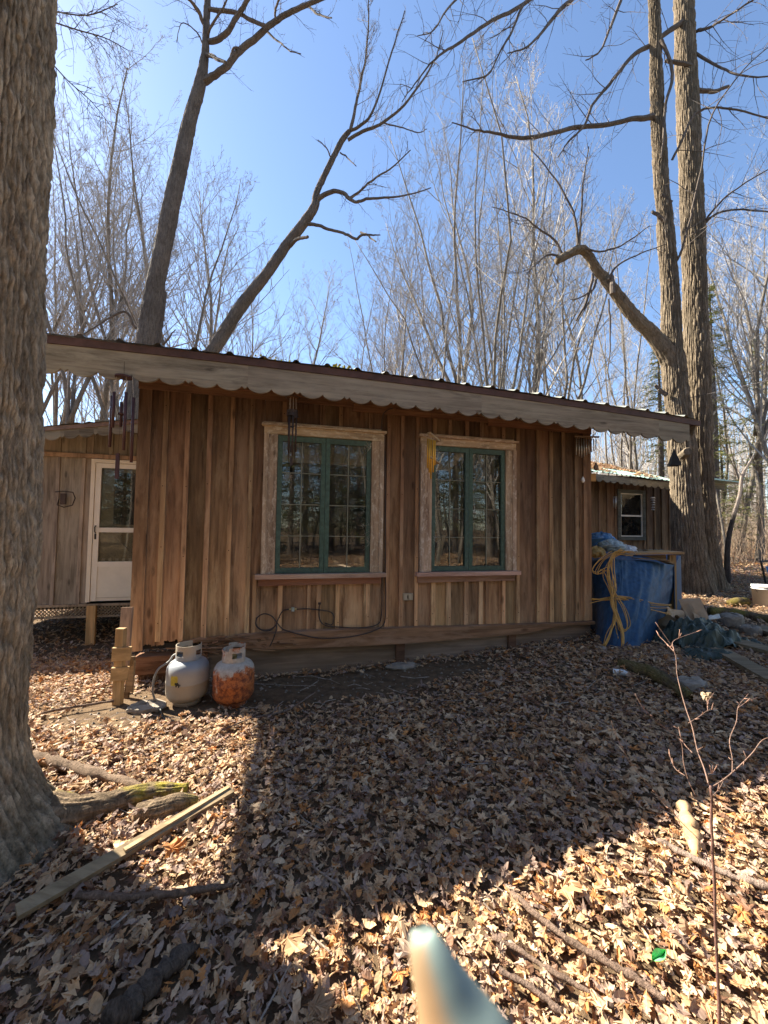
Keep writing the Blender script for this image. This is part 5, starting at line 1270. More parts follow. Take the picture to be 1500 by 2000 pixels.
chime('wind_chime', top, hz, [(-.13+.028*k, 0, .03, .22-.016*abs(k-2)) for k in range(9)], M_silver, 'silver wind chime with a row of short tubes at the right cabin corner', lambda mb, z: mb.box((-.15, -.012, z-.015), (.13, .012, z)), M_ply,
    lambda mb, z: (mb.tube([(.09, 0, z), (.092, 0, z-.30)], .0012, 3), mb.lathe([(0, z-.40), (.022, z-.385), (.026, z-.36), (.012, z-.315), (0, z-.30)], 12, (1, 1, 1), (.092, 0, 0))), .006)
def pendant(name, px, py0, py1, o, m, prof, label, cat, Z=None):
    if Z: t = P(px, py0, Z); z1 = P(px, py1, Z)[2]
    else: s, z = CF.px(px, py0, o); t = CF.world(s, o, z); z1 = CF.px(px, py1, o)[1]
    r = empty(name, t); tag(r, label, cat); m1 = MB(); m1.tube([(0, 0, 0), (0, 0, z1-t[2])], .0013, 4); m1.build('cord', M_black, r)
    m2 = MB(); m2.lathe([(a, z1-t[2]+b) for a, b in prof], 14); m2.build('drop', m, r, True)
pendant('shell_pendant', 1138, 862, 930, .06, M_plastic, [(0, -.08), (.014, -.07), (.02, -.05), (.012, -.02), (0, 0)], 'small pale shell pendant hanging at the right cabin corner', 'pendant')
def bell():
    t = P(1316, 862, 4.75); r = empty('bell', t); tag(r, 'black pyramid shaped bell hanging under the right end of the eave', 'bell')
    m = MB(); m.tube([(0, 0, .05), (0, 0, -.08)], .0015, 4); m.build('cord', M_black, r)
    m = MB(); w = .075; z0 = P(1316, 875, 4.75)[2]-t[2]; z1 = P(1316, 910, 4.75)[2]-t[2]; A_ = .5
    V = [(w*cos(A_+k*pi/2)*1.1, w*sin(A_+k*pi/2)*1.1, z1) for k in range(4)]+[(0.0, 0, z0)]+[((w-.006)*cos(A_+k*pi/2)*1.1, (w-.006)*sin(A_+k*pi/2)*1.1, z1) for k in range(4)]+[(0, 0, z0-.01)]
    m.add(V, [(0, 1, 4), (1, 2, 4), (2, 3, 4), (3, 0, 4), (6, 5, 9), (7, 6, 9), (8, 7, 9), (5, 8, 9), (1, 0, 5, 6), (2, 1, 6, 7), (3, 2, 7, 8), (0, 3, 8, 5)]); m.build('shell', M_black, r)
bell()
s_, z_ = OBF.px(1275, 962, .35); t = OBF.world(s_, .35, z_)
r = empty('hanging_ornament', t); tag(r, 'strung ornament of small discs hanging right of the outbuilding window', 'ornament')
for k in range(6): m = MB(); m.lathe([(0, -.14-.055*k), (.05-.004*k, -.13-.055*k), (.035, -.105-.055*k), (0, -.10-.055*k)], 12); m.build('disc', M_silver if k else M_white, r, True)
m = MB(); m.tube([(0, 0, 0), (0, 0, -.45)], .002, 4); m.build('cord', M_black, r)
s_, z_ = OBF.px(1201, 965, .2); t = OBF.world(s_, .2, z_)
chime('wind_chime', t, .06, [(-.03, 0, .02, .22), (.0, -.02, .02, .25), (.03, 0, .02, .2)], M_silver, 'tiny silver chime left of the outbuilding window', disc(.04), M_silver, None, .010)
def suncatchers():                                       # hung inside the panes of the left window
    s, z = CF.px(562, 932, -.02); t = CF.world(s, -.015, z); m = MB(); n = 13
    pts = []
    for k in range(2*n): a = k*pi/n; q = .052 if k % 2 == 0 else .032; pts.append((q*cos(a), q*sin(a)))
    m.prism(pts, -.003, .003); o = m.build('suncatcher', plain('dusty_pink', (.42, .27, .22), .8)); o.location = t; o.rotation_euler = (0, 0, CF.A); tag(o, 'round dusty pink spiky ornament in the left window', 'ornament')
    s, z = CF.px(582, 870, -.02); t = CF.world(s, -.015, z); m = MB(); m.prism([(-.05, .01), (-.01, .0), (0, .02), (.02, .03), (.028, .0), (.015, -.025), (-.01, -.02), (-.02, -.008)], -.003, .003); o = m.build('suncatcher', plain('dusty_rose', (.40, .25, .21), .8)); o.location = t; o.rotation_euler = (0, 0, CF.A); tag(o, 'small pink bird like ornament high in the left window', 'ornament')
    s, z = CF.px(868, 962, -.02)
suncatchers()
wq = [P(1222, 802, 8.6), P(1300, 787, 8.2), P(1385, 769, 7.7), P(1440, 757, 7.2), P(1510, 741, 6.6), P(1620, 715, 5.8)]
world_tube('overhead_wire', wq, .006, M_cable, 'thin wire sagging past the twin trunks to the right edge', 'wire', 5)
world_tube('overhead_wire', [P(1080, 778, 5.6), P(1140, 757, 6.2), P(1200, 738, 7.0), P(1268, 716, 8.0)], .004, M_cable, 'thin wire rising from the cabin roof to the twin trunks', 'wire', 5)

# ------------------------------------------------------------------ tarp covered heap and its clutter
M_tarp = plain('blue_tarp', (.024, .066, .135), .62, 0, .35, 16, .25, .5)
M_gtarp = plain('green_tarp', (.030, .042, .030), .5, 0, .35, 9)
M_rope = plain('orange_cord', (.62, .34, .08), .6, 0, .2, 20)
def tarp():
    b = G(1220, 1262); root = empty('blue_tarp', b); tag(root, 'blue tarp draped to the ground over a heap beside the cabin', 'tarp')
    topl = np.array([P(1150, 1098, 4.95), P(1190, 1092, 4.8), P(1225, 1094, 4.85), P(1270, 1097, 5.0), P(1316, 1101, 5.25)]); bot = np.array([G(1150, 1235), G(1178, 1262), G(1215, 1270), G(1262, 1262), G(1306, 1205)])
    bot[0] = G(1160, 1235); T = spline(topl, 24); B = spline(bot, 24); n = len(T); m = 44
    u = np.linspace(0, 1, n); V = []
    for k in range(m):
        v = k/(m-1); q = T*(1-v)+B*v; bulge = np.sin(pi*v**.7)*.06
        fold = (.005+.010*v)*np.sin(u*46+3.2*vn(u*5, 0*u+v*2.2)+v*1.4)+.025*vn(u*7+v*1.2, 0*u+v*2)+.011*vn(u*60+v*3, 0*u+v*7)+.010*vn(u*24+v*16, v*9+0*u)
        q = q+np.array([-.1, -1, 0])*(bulge+fold)[:, None]; q[:, 2] = np.maximum(q[:, 2], gh(q[:, 0], q[:, 1])+.01+.02*np.abs(vn(u*20, u*0)))
        V.append(q)
    V = np.array(V); back = np.array([P(1140, 1075, 6.2), P(1180, 1075, 6.2), P(1225, 1078, 6.2), P(1270, 1080, 6.3), P(1330, 1085, 6.4)]); Bk = spline(back, 24)
    topv = [T*(1-v)+Bk*v+np.array([0, 0, .03])*np.sin(u*9+v*7)[:, None]*np.sin(pi*v) for v in np.linspace(1, 0, 12)[:-1]]
    side = []
    for v in np.linspace(0, 1, 12): q = Bk.copy(); q[:, 2] = Bk[:, 2]*(1-v)+.1*v; side.append(q)
    A_ = np.concatenate([np.array(side)[::-1][:-1], np.array(topv), V])-b
    mb = MB(); mb.grid(A_, off=(0, 0, 0)); mb.build('cloth', M_tarp, root, True)
    # ends hang down too
    mb = MB(); R = A_[:, -1]; mb.grid(np.stack([R, np.stack([R[:, 0], R[:, 1], 0*R[:, 2]-.05], 1)])); mb.build('tarp_end', M_tarp, root, True)
    mb = MB(); R = A_[:, 0]; mb.grid(np.stack([R, np.stack([R[:, 0], R[:, 1], 0*R[:, 2]-.05], 1)])); mb.build('tarp_end', M_tarp, root, True)
tarp()
def ropes():
    b = P(1195, 1080, 4.7); root = empty('rope_bundle', b); tag(root, 'tangled orange cord looped over the front of the blue tarp', 'rope'); rs = np.random.RandomState(8)
    def Z_(y): return 4.58-.0026*(y-1080)
    base = [[(1235, 1080), (1205, 1078), (1192, 1090), (1185, 1120), (1193, 1150), (1200, 1180), (1198, 1210), (1188, 1240), (1180, 1262)], [(1215, 1076), (1200, 1085), (1196, 1110), (1202, 1145), (1196, 1180), (1206, 1205), (1216, 1235), (1218, 1262)],
            [(1228, 1078), (1198, 1090), (1190, 1125), (1203, 1160), (1220, 1185), (1230, 1215), (1226, 1230), (1214, 1228), (1205, 1200), (1195, 1165)], [(1200, 1080), (1175, 1095), (1163, 1115), (1170, 1122), (1184, 1112), (1190, 1130), (1196, 1160)],
            [(1155, 1172), (1185, 1170), (1205, 1165), (1240, 1172), (1275, 1180), (1311, 1184)], [(1155, 1170), (1190, 1172), (1215, 1168), (1245, 1182), (1280, 1192), (1311, 1200)], [(1198, 1150), (1205, 1200), (1214, 1240), (1226, 1262), (1245, 1275), (1262, 1284)]]
    reps = [4, 4, 2, 3, 3, 1, 1]
    for pts, rp in zip(base, reps):
        for k in range(rp+1):
            j = rs.normal(0, 2.6, 2)*(k > 0)
            q = np.array([P(x+j[0]+rs.normal(0, 1.6), y+j[1]+rs.normal(0, 1.2), (Z_(y)-.02*k-.01) if len(pts) > 6 or pts[0][0] > 1190 else 4.36+.0022*max(0, x-1200)+rs.uniform(-.02, .0)) for x, y in pts])
            for p in q: p[2] = max(p[2], float(gh(p[0], p[1]))+.012)
            m = MB(); m.tube(spline(q-b, 6), .0042, 5, shade(.7, 1.1, .05)); m.build('cord', M_rope, root, True)
ropes()
def crumple(name, c, size, m, label, cat, seed, amp=.25, flat=1.0, rz=0.0, group=None, k=26, col=(1, 1, 1)):
    rs = np.random.RandomState(seed); mb = MB(); u, v = np.meshgrid(np.linspace(-1, 1, k), np.linspace(-1, 1, k), indexing='ij')
    z = amp*(1-u**2)*(1-v**2)*flat+.22*amp*vn(u*3+seed, v*3)+.22*amp*vn(u*7, v*7+seed)+.1*amp*vn(u*15, v*15+seed)
    x = u*(1+.12*vn(u*3+5, v*3+seed)); y = v*(1+.12*vn(u*3+25, v*3+seed))
    V = np.stack([x*size[0]/2, y*size[1]/2, np.maximum(z*size[2]/amp if amp else z, .0)+.006], -1); mb.grid(V, col); mb.grid((V-(0, 0, .004))[:, ::-1], col)
    o = mb.build(name, m, None, False); o.location = c; o.rotation_euler = (0, 0, rz); tag(o, label, cat, group); return o
crumple('green_tarp', G(1370, 1255, .0), (.95, .6, .24), M_gtarp, 'crumpled dark green tarp heaped on the ground right of the blue tarp', 'tarp', 3, rz=.3, k=48)
crumple('green_tarp_corner', G(1395, 1290, .0), (.5, .36, .10), M_gtarp, 'trailing corner of dark green tarp lying on the leaves', 'tarp', 4, rz=-.5, k=30)
M_paper = plain('pale_paper', (.62, .58, .54), .8)
def sheet(name, px, py, dz, w, h, tilt, rz, m, label, cat, seed, group=None, bend=.15):
    p = P(px, py, 4.72-.004*(py-1215)); rs = np.random.RandomState(seed); u, v = np.meshgrid(np.linspace(-1, 1, 9), np.linspace(-1, 1, 9), indexing='ij')
    V = np.stack([u*w/2*(1+.1*vn(v*2+seed, u)), v*h/2*(1+.1*vn(u*2, v+seed)), bend*w*(u*rs.uniform(-.6, .6)+vn(u*1.2+seed, v*1.4))], -1); mb = MB(); mb.grid(V, shade(.7, 1.15, .05)); mb.grid((V-(0, 0, .004))[:, ::-1], shade(.7, 1.0))
    o = mb.build(name, m); o.location = p; o.rotation_euler = (tilt[0], tilt[1], rz); tag(o, label, cat, group)
CP = [(1322, 1205, .20, .34, .20, (.9, .2), .3, 'brown'), (1340, 1215, .22, .26, .24, (.5, .5), 1.2, 'buff'), (1355, 1190, .25, .22, .30, (1.0, -.2), -.4, 'buff'), (1328, 1232, .14, .24, .20, (1.1, .3), .8, 'brown'), (1350, 1240, .12, .20, .22, (1.0, -.3), -.6, 'torn'), (1375, 1215, .18, .26, .18, (.6, .6), .2, 'buff'), (1305, 1222, .10, .22, .22, (.9, .6), 1.9, 'dark')]
CW = ['large brown cardboard sheet on the left top of the debris heap', 'buff cardboard piece in the middle of the debris heap', 'upright buff cardboard flap at the top of the debris heap', 'brown cardboard piece low at the left of the debris heap', 'torn cardboard strip hanging at the front of the debris heap', 'buff cardboard piece at the right of the debris heap', 'darker cardboard piece at the far left of the debris heap']
for i, ((x, y, dz, w, h, t, rz, _), l) in enumerate(zip(CP, CW)): sheet('cardboard_piece', x, y, dz, w, h, t, rz, M_card, l, 'cardboard', i+3, 'cardboard pieces on the debris heap')
sheet('paper_sheet', 1372, 1228, .16, .20, .11, (.7, .3), -.5, M_paper, 'white triangular sheet on the front of the debris heap', 'paper', 31)
sheet('paper_sheet', 1388, 1205, .22, .30, .08, (.2, .0), .1, M_paper, 'long white strip on the top right of the green tarp', 'paper', 32)
def lid(px, py, r, label, m=M_plastic, dz=.02, tilt=.15):
    p = G(px, py, dz); mb = MB(); mb.lathe([(0, .0), (r*.8, .0), (r*.82, .006), (r, .006), (r, -.01), (r*.96, -.012), (r*.96, -.004), (0, -.004)], 26); o = mb.build('plastic_disc', m, None, True); o.location = p; o.rotation_euler = (tilt, tilt*.5, 0); tag(o, label, 'disc')
lid(1322, 1293, .055, 'round white plastic lid lying before the debris heap'); lid(1401, 1289, .05, 'dull white plastic lid at the edge of the green tarp', tilt=.5, dz=.03)
def bottle():
    p = G(1211, 1319, .025); mb = MB(); mb.lathe([(0, 0), (.024, 0), (.026, .01), (.026, .09), (.016, .105), (.014, .12), (0, .12)], 18); o = mb.build('plastic_bottle', M_plastic, None, True); o.location = p+(-.05, .02, 0); o.rotation_euler = (0, pi/2, -.4); tag(o, 'small white plastic bottle lying on leaves before the blue tarp', 'bottle')
bottle()
def bag(px, py, Z, sz, m, label, seed, col=(1, 1, 1)):
    c = P(px, py, Z); rs = np.random.RandomState(seed); nu, nv = 34, 22; th = np.linspace(0, 2*pi, nu, endpoint=False); ph = np.linspace(-pi/2, pi/2, nv); mb = MB()
    T, Q = np.meshgrid(th, ph); R = 1+.22*vn(np.cos(T)*2+seed, Q*2+np.sin(T)*2)+.12*vn(np.cos(T)*6+seed, Q*5+np.sin(T)*6)+.06*vn(np.cos(T)*14, Q*12+seed+np.sin(T)*14)
    V = np.stack([np.cos(Q)*np.cos(T)*R*sz[0]/2, np.cos(Q)*np.sin(T)*R*sz[1]/2, np.sin(Q)*R*sz[2]/2], -1); mb.grid(V, col, wrap=True); o = mb.build('plastic_bag', m, None, False); o.location = c; tag(o, label, 'bag')
M_blueb = plain('blue_bag', (.06, .16, .32), .4, 0, .5, 7)
def mk_film():
    m, n, b, out = mat('thin_film'); v = coords(n); g = noise(n, v, 18, 6, .7)
    b.inputs['Roughness'].default_value = .3; n.links.new(mix(n, 'MULTIPLY', 1., ramp(n, g, [(.35, (.34, .36, .38)), (.65, (.62, .62, .60))]), colattr(n)), b.inputs['Base Color']); bump(n, b, g, .6, .02); return m
M_film = mk_film()
bag(1172, 1056, 4.95, (.42, .3, .19), M_blueb, 'bulging blue and white plastic bag on top of the heap by the corner', 1)
bag(1195, 1066, 4.8, (.30, .25, .15), M_film, 'pale translucent bag in front of the blue bag on the heap', 2, (.6, .75, .8))
bag(1222, 1074, 4.8, (.26, .22, .12), M_film, 'white crinkled shopping bag at the right end of the bags', 3)
bag(1166, 1078, 4.75, (.18, .14, .13), plain('mustard_bag', (.36, .25, .09), .6), 'mustard yellow bundle under the blue bag', 4)
def plank_table():
    b = G(1312, 1192); Z = 5.35; c = P(1315, 1080, Z); root = empty('plank_table', (c[0], c[1], float(gh(c[0], c[1])))); L = np.array(root.location); tag(root, 'rough table of pale planks and legs behind the blue tarp', 'table')
    m = MB(); m.beam(P(1208, 1081, Z+.1)-L, P(1326, 1079, Z)-L, .24, .03, (1.15, 1.05, .95)); m.build('plank', M_lumber, root)
    m = MB(); m.beam(P(1262, 1075, Z+.3)-L, P(1306, 1076, Z+.25)-L, .10, .02, (1.3, 1.25, 1.15)); m.build('plank', M_lumber, root)
    for x, z in ((1312, Z), (1215, Z+.15)): p = P(x, 1084, z)-L; m = MB(); m.beam((p[0], p[1], float(gh(*(p+L)[:2]))-L[2]-.02), tuple(p), .09, .045, (.9, .85, .75)); m.build('leg', M_lumz, root)
    m = MB(); m.beam(P(1225, 1092, Z+.05)-L, P(1300, 1090, Z)-L, .03, .09, (.7, .65, .6)); m.build('apron', M_lumber, root)
plank_table()
for i, (x0, y0, x1, y1, Z, l) in enumerate(((1240, 1090, 1300, 1094, 4.95, 'dark flat debris board on the top of the blue tarp'), (1285, 1092, 1312, 1102, 5.0, 'pale scrap of board on the right top corner of the tarp'))):
    m = MB(); p = P(x0, y0, Z); m.beam(p-p, P(x1, y1, Z+.05)-p, .12, .012, (.5, .45, .4) if i == 0 else (.9, .85, .8)); o = m.build('scrap_board', M_oldplank); o.location = p; tag(o, l, 'board')
def bucket():
    p = G(1490, 1184); root = empty('bucket', p); tag(root, 'white plastic bucket standing at the right edge of the picture', 'bucket')
    m = MB(); m.lathe([(0, .0), (.128, .0), (.145, .30), (.150, .30), (.150, .315), (.146, .315), (.148, .34), (.153, .34), (.153, .352), (.149, .352), (.151, .375), (.143, .375), (.124, .01), (0, .01)], 36); m.build('body', M_plastic, root, True)
    m = MB(); a = np.linspace(0, pi, 14); m.tube(np.stack([.155*np.cos(a), -.06*np.sin(a)-.02, .33-.16*np.sin(a)], 1), .0025, 5); m.build('handle', M_iron, root)
bucket()
m = MB(); p = G(1428, 1176, .03); m.tube([p-p, G(1500, 1180, .10)-p, G(1600, 1182, .2)-p], .016, 8, (1.5, .7, .5)); o = m.build('tool_handle', M_redstem, None, True); o.location = p; tag(o, 'reddish wooden tool handle lying in front of the bucket', 'handle')
m = MB(); p = G(1425, 1184, .05); m.tube([(0, 0, 0), (.16, .02, .02), (.36, .06, .02)], [.06, .085, .07], 10, (.55, .4, .36)); o = m.build('log', M_log, None, True); o.location = p; tag(o, 'short dark reddish log lying left of the white bucket', 'log')
def blue_chair():
    p = G(1500, 1142); root = empty('camp_chair', p); tag(root, 'blue covered chair with a black frame cut off by the right edge', 'chair')
    m = MB(); m.tube([(-.05, 0, .02), (-.13, .02, .52), (-.12, .04, .56), (.30, .1, .58)], .022, 7); m.build('frame', M_black, root)
    m = MB(); u, v = np.meshgrid(np.linspace(0, 1, 12), np.linspace(0, 1, 12), indexing='ij'); m.grid(np.stack([-.10+.5*u+.05*v, -.05-.1*v+.02*np.sin(u*20), .45-.44*v], -1)); m.build('cover', plain('bright_blue', (.03, .15, .35), .5), root, True)
    m = MB(); m.tube([(.3, .1, .58), (.28, .05, .02)], .02, 7); m.build('leg', M_black, root)
blue_chair()
m = MB(); p = G(1395, 1062, .25); m.box((-.25, -.1, 0), (.3, .25, .05), (.9, .9, .95)); m.box((-.2, -.05, .06), (.2, .2, .16), (.12, .12, .12)); o = m.build('low_bench', M_silver); o.location = p; o.location.z -= .2; tag(o, 'low pale and dark box shape just right of the twin trunks', 'box')

# ------------------------------------------------------------------ wood, logs and sticks on the ground
def ground_stick(name, pts, r, m, label, cat, seed, sides=9, dz=.0, sub=(), col=(1, 1, 1), bark=False, moss=1.15):
    dz = dz or (.036 if max(r) < .02 else .018); rs = np.random.RandomState(seed); q = np.array([G(x, y, dz+rr*.75) for (x, y), rr in zip(pts, r)]); b = q[0].copy(); Q = spline(np.column_stack([q-b, r]), 6)
    Q[:, :3] += rs.normal(0, .12, (len(Q), 3))*Q[:, 3:4]; mb = MB()
    if bark: V, dk = bark_trunk(mb, Q[::6, :3], Q[::6, 3], 64, .012, min(.006, r[0]*.1), seed, 16, None, 12, .12); c_ = np.repeat(dk[..., None], 3, 2)*np.array(col); c_[..., 0] = np.clip(1.0-moss*smooth(.38, .62, .5+.5*vn(V[..., 0]*7+seed, V[..., 1]*7)), 0, 1); mb.grid(V, c_, wrap=True); n = V.shape[1]; mb.f.append(np.array([np.arange(n)[::-1]])); mb.f.append(np.array([np.arange(n)])+(V.shape[0]-1)*n)
    else: mb.tube(Q[:, :3], Q[:, 3]*(1+.15*rs.normal(0, 1, len(Q))), sides, col)
    for k, L in sub:
        p = Q[int(k*(len(Q)-1)), :3]; mb.tube([p, p+np.array([rs.uniform(-1, 1), rs.uniform(-1, 1), .5])*L*.5, p+np.array([rs.uniform(-1, 1), rs.uniform(-1, 1), .8])*L], [r[0]*.5, r[0]*.35, r[0]*.1], 5, col)
    o = mb.build(name, m, None, True); o.location = b; tag(o, label, cat); return o
ground_stick('fallen_branch', [(60, 1490), (130, 1510), (200, 1530), (282, 1553)], [.030, .028, .026, .020], M_barkt, 'thick smooth fallen branch touching the near maple trunk', 'branch', 1, col=(1.45, 1.25, 1.05))
ground_stick('mossy_root', [(95, 1612), (150, 1608), (210, 1590), (280, 1570), (370, 1556)], [.085, .06, .05, .045, .03], M_log, 'long mossy root running right from the base of the near maple', 'root', 2, bark=True)
ground_stick('mossy_root', [(262, 1606), (310, 1597), (350, 1588), (385, 1578)], [.035, .045, .04, .02], M_log, 'short mossy log between the long root and the split plank', 'log', 3, bark=True)
def plank():
    a, b_ = G(30, 1815, .055), G(452, 1562, .05); m = MB(); m.beam(a-a, b_-a, .050, .020, (.75, .72, .67), roll=.25); mid = (b_-a)*.45
    m.beam((b_-a)*.42+(0, -.02, .012), (b_-a)*.97+(0, .02, .012), .022, .010, (.85, .78, .68)); o = m.build('plank', M_oldplank); o.location = a; tag(o, 'long weathered split plank lying diagonally before the near maple', 'plank')
plank()
ground_stick('stick', [(150, 1772), (240, 1778), (330, 1772), (400, 1760), (452, 1752)], [.012, .014, .013, .011, .008], M_barkt, 'brown stick lying where the two shadows meet', 'stick', 4, col=(1.6, 1.3, 1.1))
ground_stick('lichen_branch', [(225, 2030), (270, 1975), (320, 1920), (385, 1862)], [.035, .032, .028, .016], M_barkt, 'dark rotting branch with pale lichen in the bottom left shadow', 'branch', 5, col=(.9, .85, .8))
ground_stick('stick', [(1000, 1768), (1050, 1815), (1110, 1862), (1170, 1900), (1240, 1940), (1300, 1985)], [.009, .010, .010, .011, .010, .008], M_barkt, 'long thin stick slanting down across the sunlit leaves, left of the green scrap', 'stick', 6, col=(1.5, 1.25, 1.1))
ground_stick('stick', [(960, 1855), (1010, 1880), (1070, 1920), (1130, 1955), (1200, 2000)], [.006, .007, .007, .007, .007], M_barkt, 'thinner twig parallel below the long thin stick', 'stick', 7, col=(1.5, 1.25, 1.1))
ground_stick('stick', [(1285, 1662), (1340, 1692), (1400, 1722), (1450, 1742), (1510, 1762)], [.010, .012, .012, .012, .012], M_barkt, 'grey stick crossing behind the red sapling stem', 'stick', 8, col=(2.1, 1.9, 1.8))
ground_stick('wood_chunk', [(1333, 1580), (1342, 1615), (1355, 1655), (1362, 1692)], [.022, .028, .026, .018], M_oldplank, 'pale barkless wood chunk in the sun left of the red sapling', 'wood', 9, col=(1.1, .95, .8))
ground_stick('log', [(1210, 1305), (1240, 1315), (1275, 1330), (1310, 1350), (1345, 1375)], [.045, .05, .05, .045, .04], M_log, 'long dark log in the shade before the debris heap', 'log', 10, bark=True, col=(.6, .5, .45), moss=.2)
ground_stick('log', [(1385, 1202), (1430, 1206), (1490, 1216), (1540, 1226)], [.06, .06, .06, .06], M_log, 'mossy log behind the debris heap at the right', 'log', 11, bark=True, col=(.8, .7, .6), moss=.5)
ground_stick('stick', [(80, 1405), (120, 1396), (170, 1388), (222, 1380)], [.008, .009, .009, .008], M_barkt, 'thin stick lying on the soil left of the lumber frame', 'stick', 12, col=(1.3, 1.1, 1.0))
ground_stick('stick', [(430, 1440), (490, 1415), (560, 1398), (615, 1362)], [.005, .006, .006, .005], M_barkt, 'curved thin stick at the shadow edge right of the rusty tank', 'stick', 13, col=(1.6, 1.4, 1.3))
ground_stick('stick', [(595, 1700), (640, 1735), (670, 1760), (690, 1790)], [.004, .005, .004, .003], M_barkt, 'small pale twig in the shade near the picture middle', 'stick', 14, col=(2.2, 2, 1.8))
ground_stick('stick', [(975, 1862+60), (1040, 1960), (1100, 2010)], [.007, .008, .007], M_barkt, 'brown stick at the bottom edge between the blurred tip and the green scrap', 'stick', 15, col=(1.3, 1.1, 1.0))
ground_stick('stick', [(1130, 1480), (1160, 1530), (1180, 1560)], [.004, .004, .003], M_barkt, 'short thin twig in the shade at the right', 'stick', 16, col=(1.2, 1.1, 1.0))
for i, (a, b_, w, l) in enumerate((((1405, 1283), (1520, 1345), .16, 'weathered grey board edge leading to the right frame edge'), ((1430, 1262), (1540, 1290), .22, 'wide old board lying behind the grey board at the right'), ((1480, 1232), (1560, 1262), .20, 'third old board farther back at the right edge'))):
    p, q = G(*a, .07-.01*i), G(*b_, .05); m = MB(); m.beam(p-p, q-p, w, .035, (.55, .52, .48)); o = m.build('old_board', M_oldplank); o.location = p; tag(o, l, 'board')
m = MB(); u_, v_ = np.meshgrid(np.linspace(0, 1, 12), np.linspace(-1, 1, 9), indexing='ij'); w_ = .021*np.sin(pi*u_**.8)**.8+.0005
m.grid(np.stack([-.033+.066*u_, v_*w_*.62+.014*u_**2, .012*np.abs(v_)**1.5+.010*np.sin(u_*5)-.006*(np.abs(v_) < .1)], -1)); o = m.build('green_scrap', plain('green_film', (.15, .60, .20), .35, 0, .25, 40)); o.location = G(1290, 1903, .045); o.rotation_euler = (.35, -.1, .15); tag(o, 'bright green leaf shaped plastic scrap on the sunlit leaves', 'scrap')

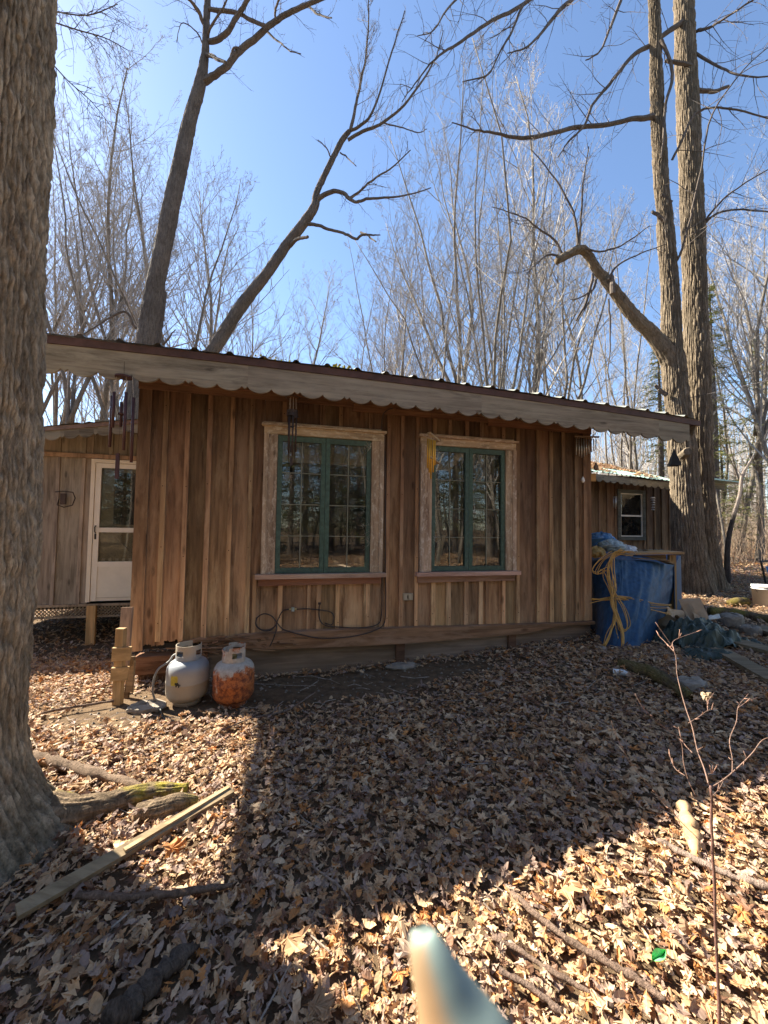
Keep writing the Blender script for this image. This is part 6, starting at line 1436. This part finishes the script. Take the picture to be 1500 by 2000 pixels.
# red stemmed sapling close to the camera
def sapling():
    Z = 1.08; b = P(1406, 2060, Z); b = np.array([b[0], b[1], float(gh(b[0], b[1]))]); root = empty('sapling', b); tag(root, 'thin leafless sapling with a dark red stem in the right foreground', 'sapling'); rs = np.random.RandomState(3)
    def q(pts, zz=(Z, Z)): o = []; n = len(pts); [o.append((*(P(x, y, zz[0]+(zz[1]-zz[0])*i/(n-1))-b), r*.25*Z/F)) for i, (x, y, r) in enumerate(pts)]; return spline(o, 5)
    m = MB(); Q = q([(1405, 2040, 12), (1404, 1980, 11.5), (1399, 1850, 11), (1393, 1700, 10), (1388, 1600, 9), (1384, 1532, 8)]); Q[:, :3] += np.cumsum(rs.normal(0, .0009, (len(Q), 3)), 0); Q = np.vstack([[Q[0, 0], 0, -.02, Q[0, 3]], Q]); m.tube(Q[:, :3], Q[:, 3]*(1+.10*rs.normal(0, 1, len(Q))), 9); m.build('stem', M_redstem, root, True)
    tw = MB()
    for pts, z1, c in (([(1384, 1532, 6), (1375, 1500, 5), (1362, 1465, 5), (1352, 1420, 4.5), (1340, 1385, 4), (1330, 1350, 3.5), (1322, 1315, 3), (1316, 1270, 2.5), (1280, 1215, 2)], 1.35, 1.4),
        ([(1385, 1540, 6), (1410, 1525, 5), (1440, 1500, 4.5), (1470, 1470, 4), (1490, 1445, 3.5), (1520, 1438, 3)], 1.1, 1.2), ([(1430, 1508, 3.5), (1430, 1480, 3), (1425, 1445, 3), (1438, 1410, 2.6), (1442, 1380, 2.2), (1462, 1355, 1.6)], 1.2, 1.6),
        ([(1442, 1382, 2), (1460, 1370, 1.6), (1480, 1362, 1.3)], 1.2, 2.0), ([(1352, 1470, 3), (1338, 1455, 2.5), (1330, 1440, 2), (1325, 1420, 2)], 1.2, 1.8), ([(1360, 1556, 3.5), (1345, 1525, 3), (1335, 1490, 2.6), (1328, 1445, 2.4), (1290, 1415, 2.2), (1258, 1385, 2), (1240, 1355, 1.6)], 1.15, 1.6),
        ([(1388, 1672, 3), (1365, 1640, 2.6), (1330, 1605, 2.4), (1290, 1560, 2.2), (1255, 1520, 2), (1232, 1490, 2), (1205, 1440, 1.6), (1194, 1408, 1.3)], 1.1, 1.6), ([(1338, 1515, 2.4), (1318, 1500, 2), (1306, 1470, 1.6)], 1.15, 2), ([(1345, 1412, 2.6), (1365, 1400, 2.2), (1382, 1388, 2), (1402, 1384, 1.4)], 1.3, 1.8),
        ([(1382, 1388, 2), (1383, 1370, 1.8), (1395, 1352, 1.3)], 1.3, 2), ([(1384, 1512, 2), (1393, 1508, 1.8), (1400, 1493, 1.3)], 1.16, 1.8), ([(1388, 1558, 2.4), (1405, 1540, 2.2), (1415, 1520, 1.8)], 1.16, 1.4), ([(1392, 1640, 2.5), (1420, 1638, 2), (1455, 1620, 1.3)], 1.2, 1.4), ([(1316, 1270, 2.6), (1318, 1250, 2.2), (1372, 1230, 1.5)], 1.36, 2.0), ([(1316, 1272, 2.2), (1300, 1255, 1.8), (1285, 1240, 1.2)], 1.36, 2.2)):
        Q = q(pts, (Z, z1)); tw.tube(Q[:, :3], Q[:, 3], 5, (c, c*1.15, c*1.1))
        for k in range(3): i = rs.randint(2, len(Q)-1); p = Q[i, :3]; e = p+rs.normal(0, .008, 3)+(0, 0, .008); tw.tube([p, e], [.0016, .0006], 4, (c*1.2, c*1.3, c*1.2))
    tw.build('branches', M_redstem, root, True)
    m = MB(); p = P(1383, 1362, 1.28)-b
    for k in range(7): e = p+rs.normal(0, .006, 3); m.box(e-.004, e+.005, (1, 1, 1), jit=.002)
    m.build('seed_head', M_oldplank, root)
sapling()
# the out of focus tip that pokes up into the bottom of the view, a hand's breadth from the lens
def tip():
    d0 = .088
    def p(px, py, d): r_ = ray(px, py); return CAM+r_*d
    axis = np.array([p(818, 1808, d0), p(824, 1830, d0*.99), p(836, 1864, d0*.97), p(856, 1915, d0*.95), p(884, 1985, d0*.93), p(920, 2080, d0*.9), p(970, 2230, d0*.86)])
    rad = np.array([13, 29, 40, 53, 74, 102, 130])/F*d0*.93; b = axis[-1].copy(); Q = spline(np.column_stack([axis-b, rad]), 6); mb = MB()
    side = np.array([1, 0, 0]); n = 28; t = np.gradient(Q[:, :3], axis=0); t /= np.linalg.norm(t, axis=1)[:, None]; a = np.cross(t, [0, 1, 0]); a /= np.linalg.norm(a, axis=1)[:, None]; c = np.cross(t, a); th = np.arange(n)*2*pi/n
    V = Q[:, None, :3]+Q[:, 3][:, None, None]*(a[:, None]*np.cos(th)[None, :, None]+.8*c[:, None]*np.sin(th)[None, :, None])
    right = (V-Q[:, None, :3])@_r/Q[:, 3][:, None]
    k = smooth(-.35, .35, right)[..., None]; low = smooth(0, .75, np.linspace(0, 1, len(Q)))[:, None, None]
    tan = np.array([.24, .175, .105])*(1-low*.0)+np.array([.16, .06, .01])*low; teal = np.array([.22, .28, .25]); tipc = smooth(.30, .0, np.linspace(0, 1, len(Q)))[:, None, None]
    col = tan*(1-k)+teal*k; col = col*(1-tipc)+np.array([.20, .24, .21])*tipc
    mb.grid(V, col, wrap=True); o = mb.build('blurred_tip', M_skin, None, True); o.location = b; tag(o, 'out of focus teal and tan rounded tip rising from the bottom edge', 'fingertip')
M_skin = plain('tip_surface', (1, 1, 1), .6, 0, .02, 3)
tip()
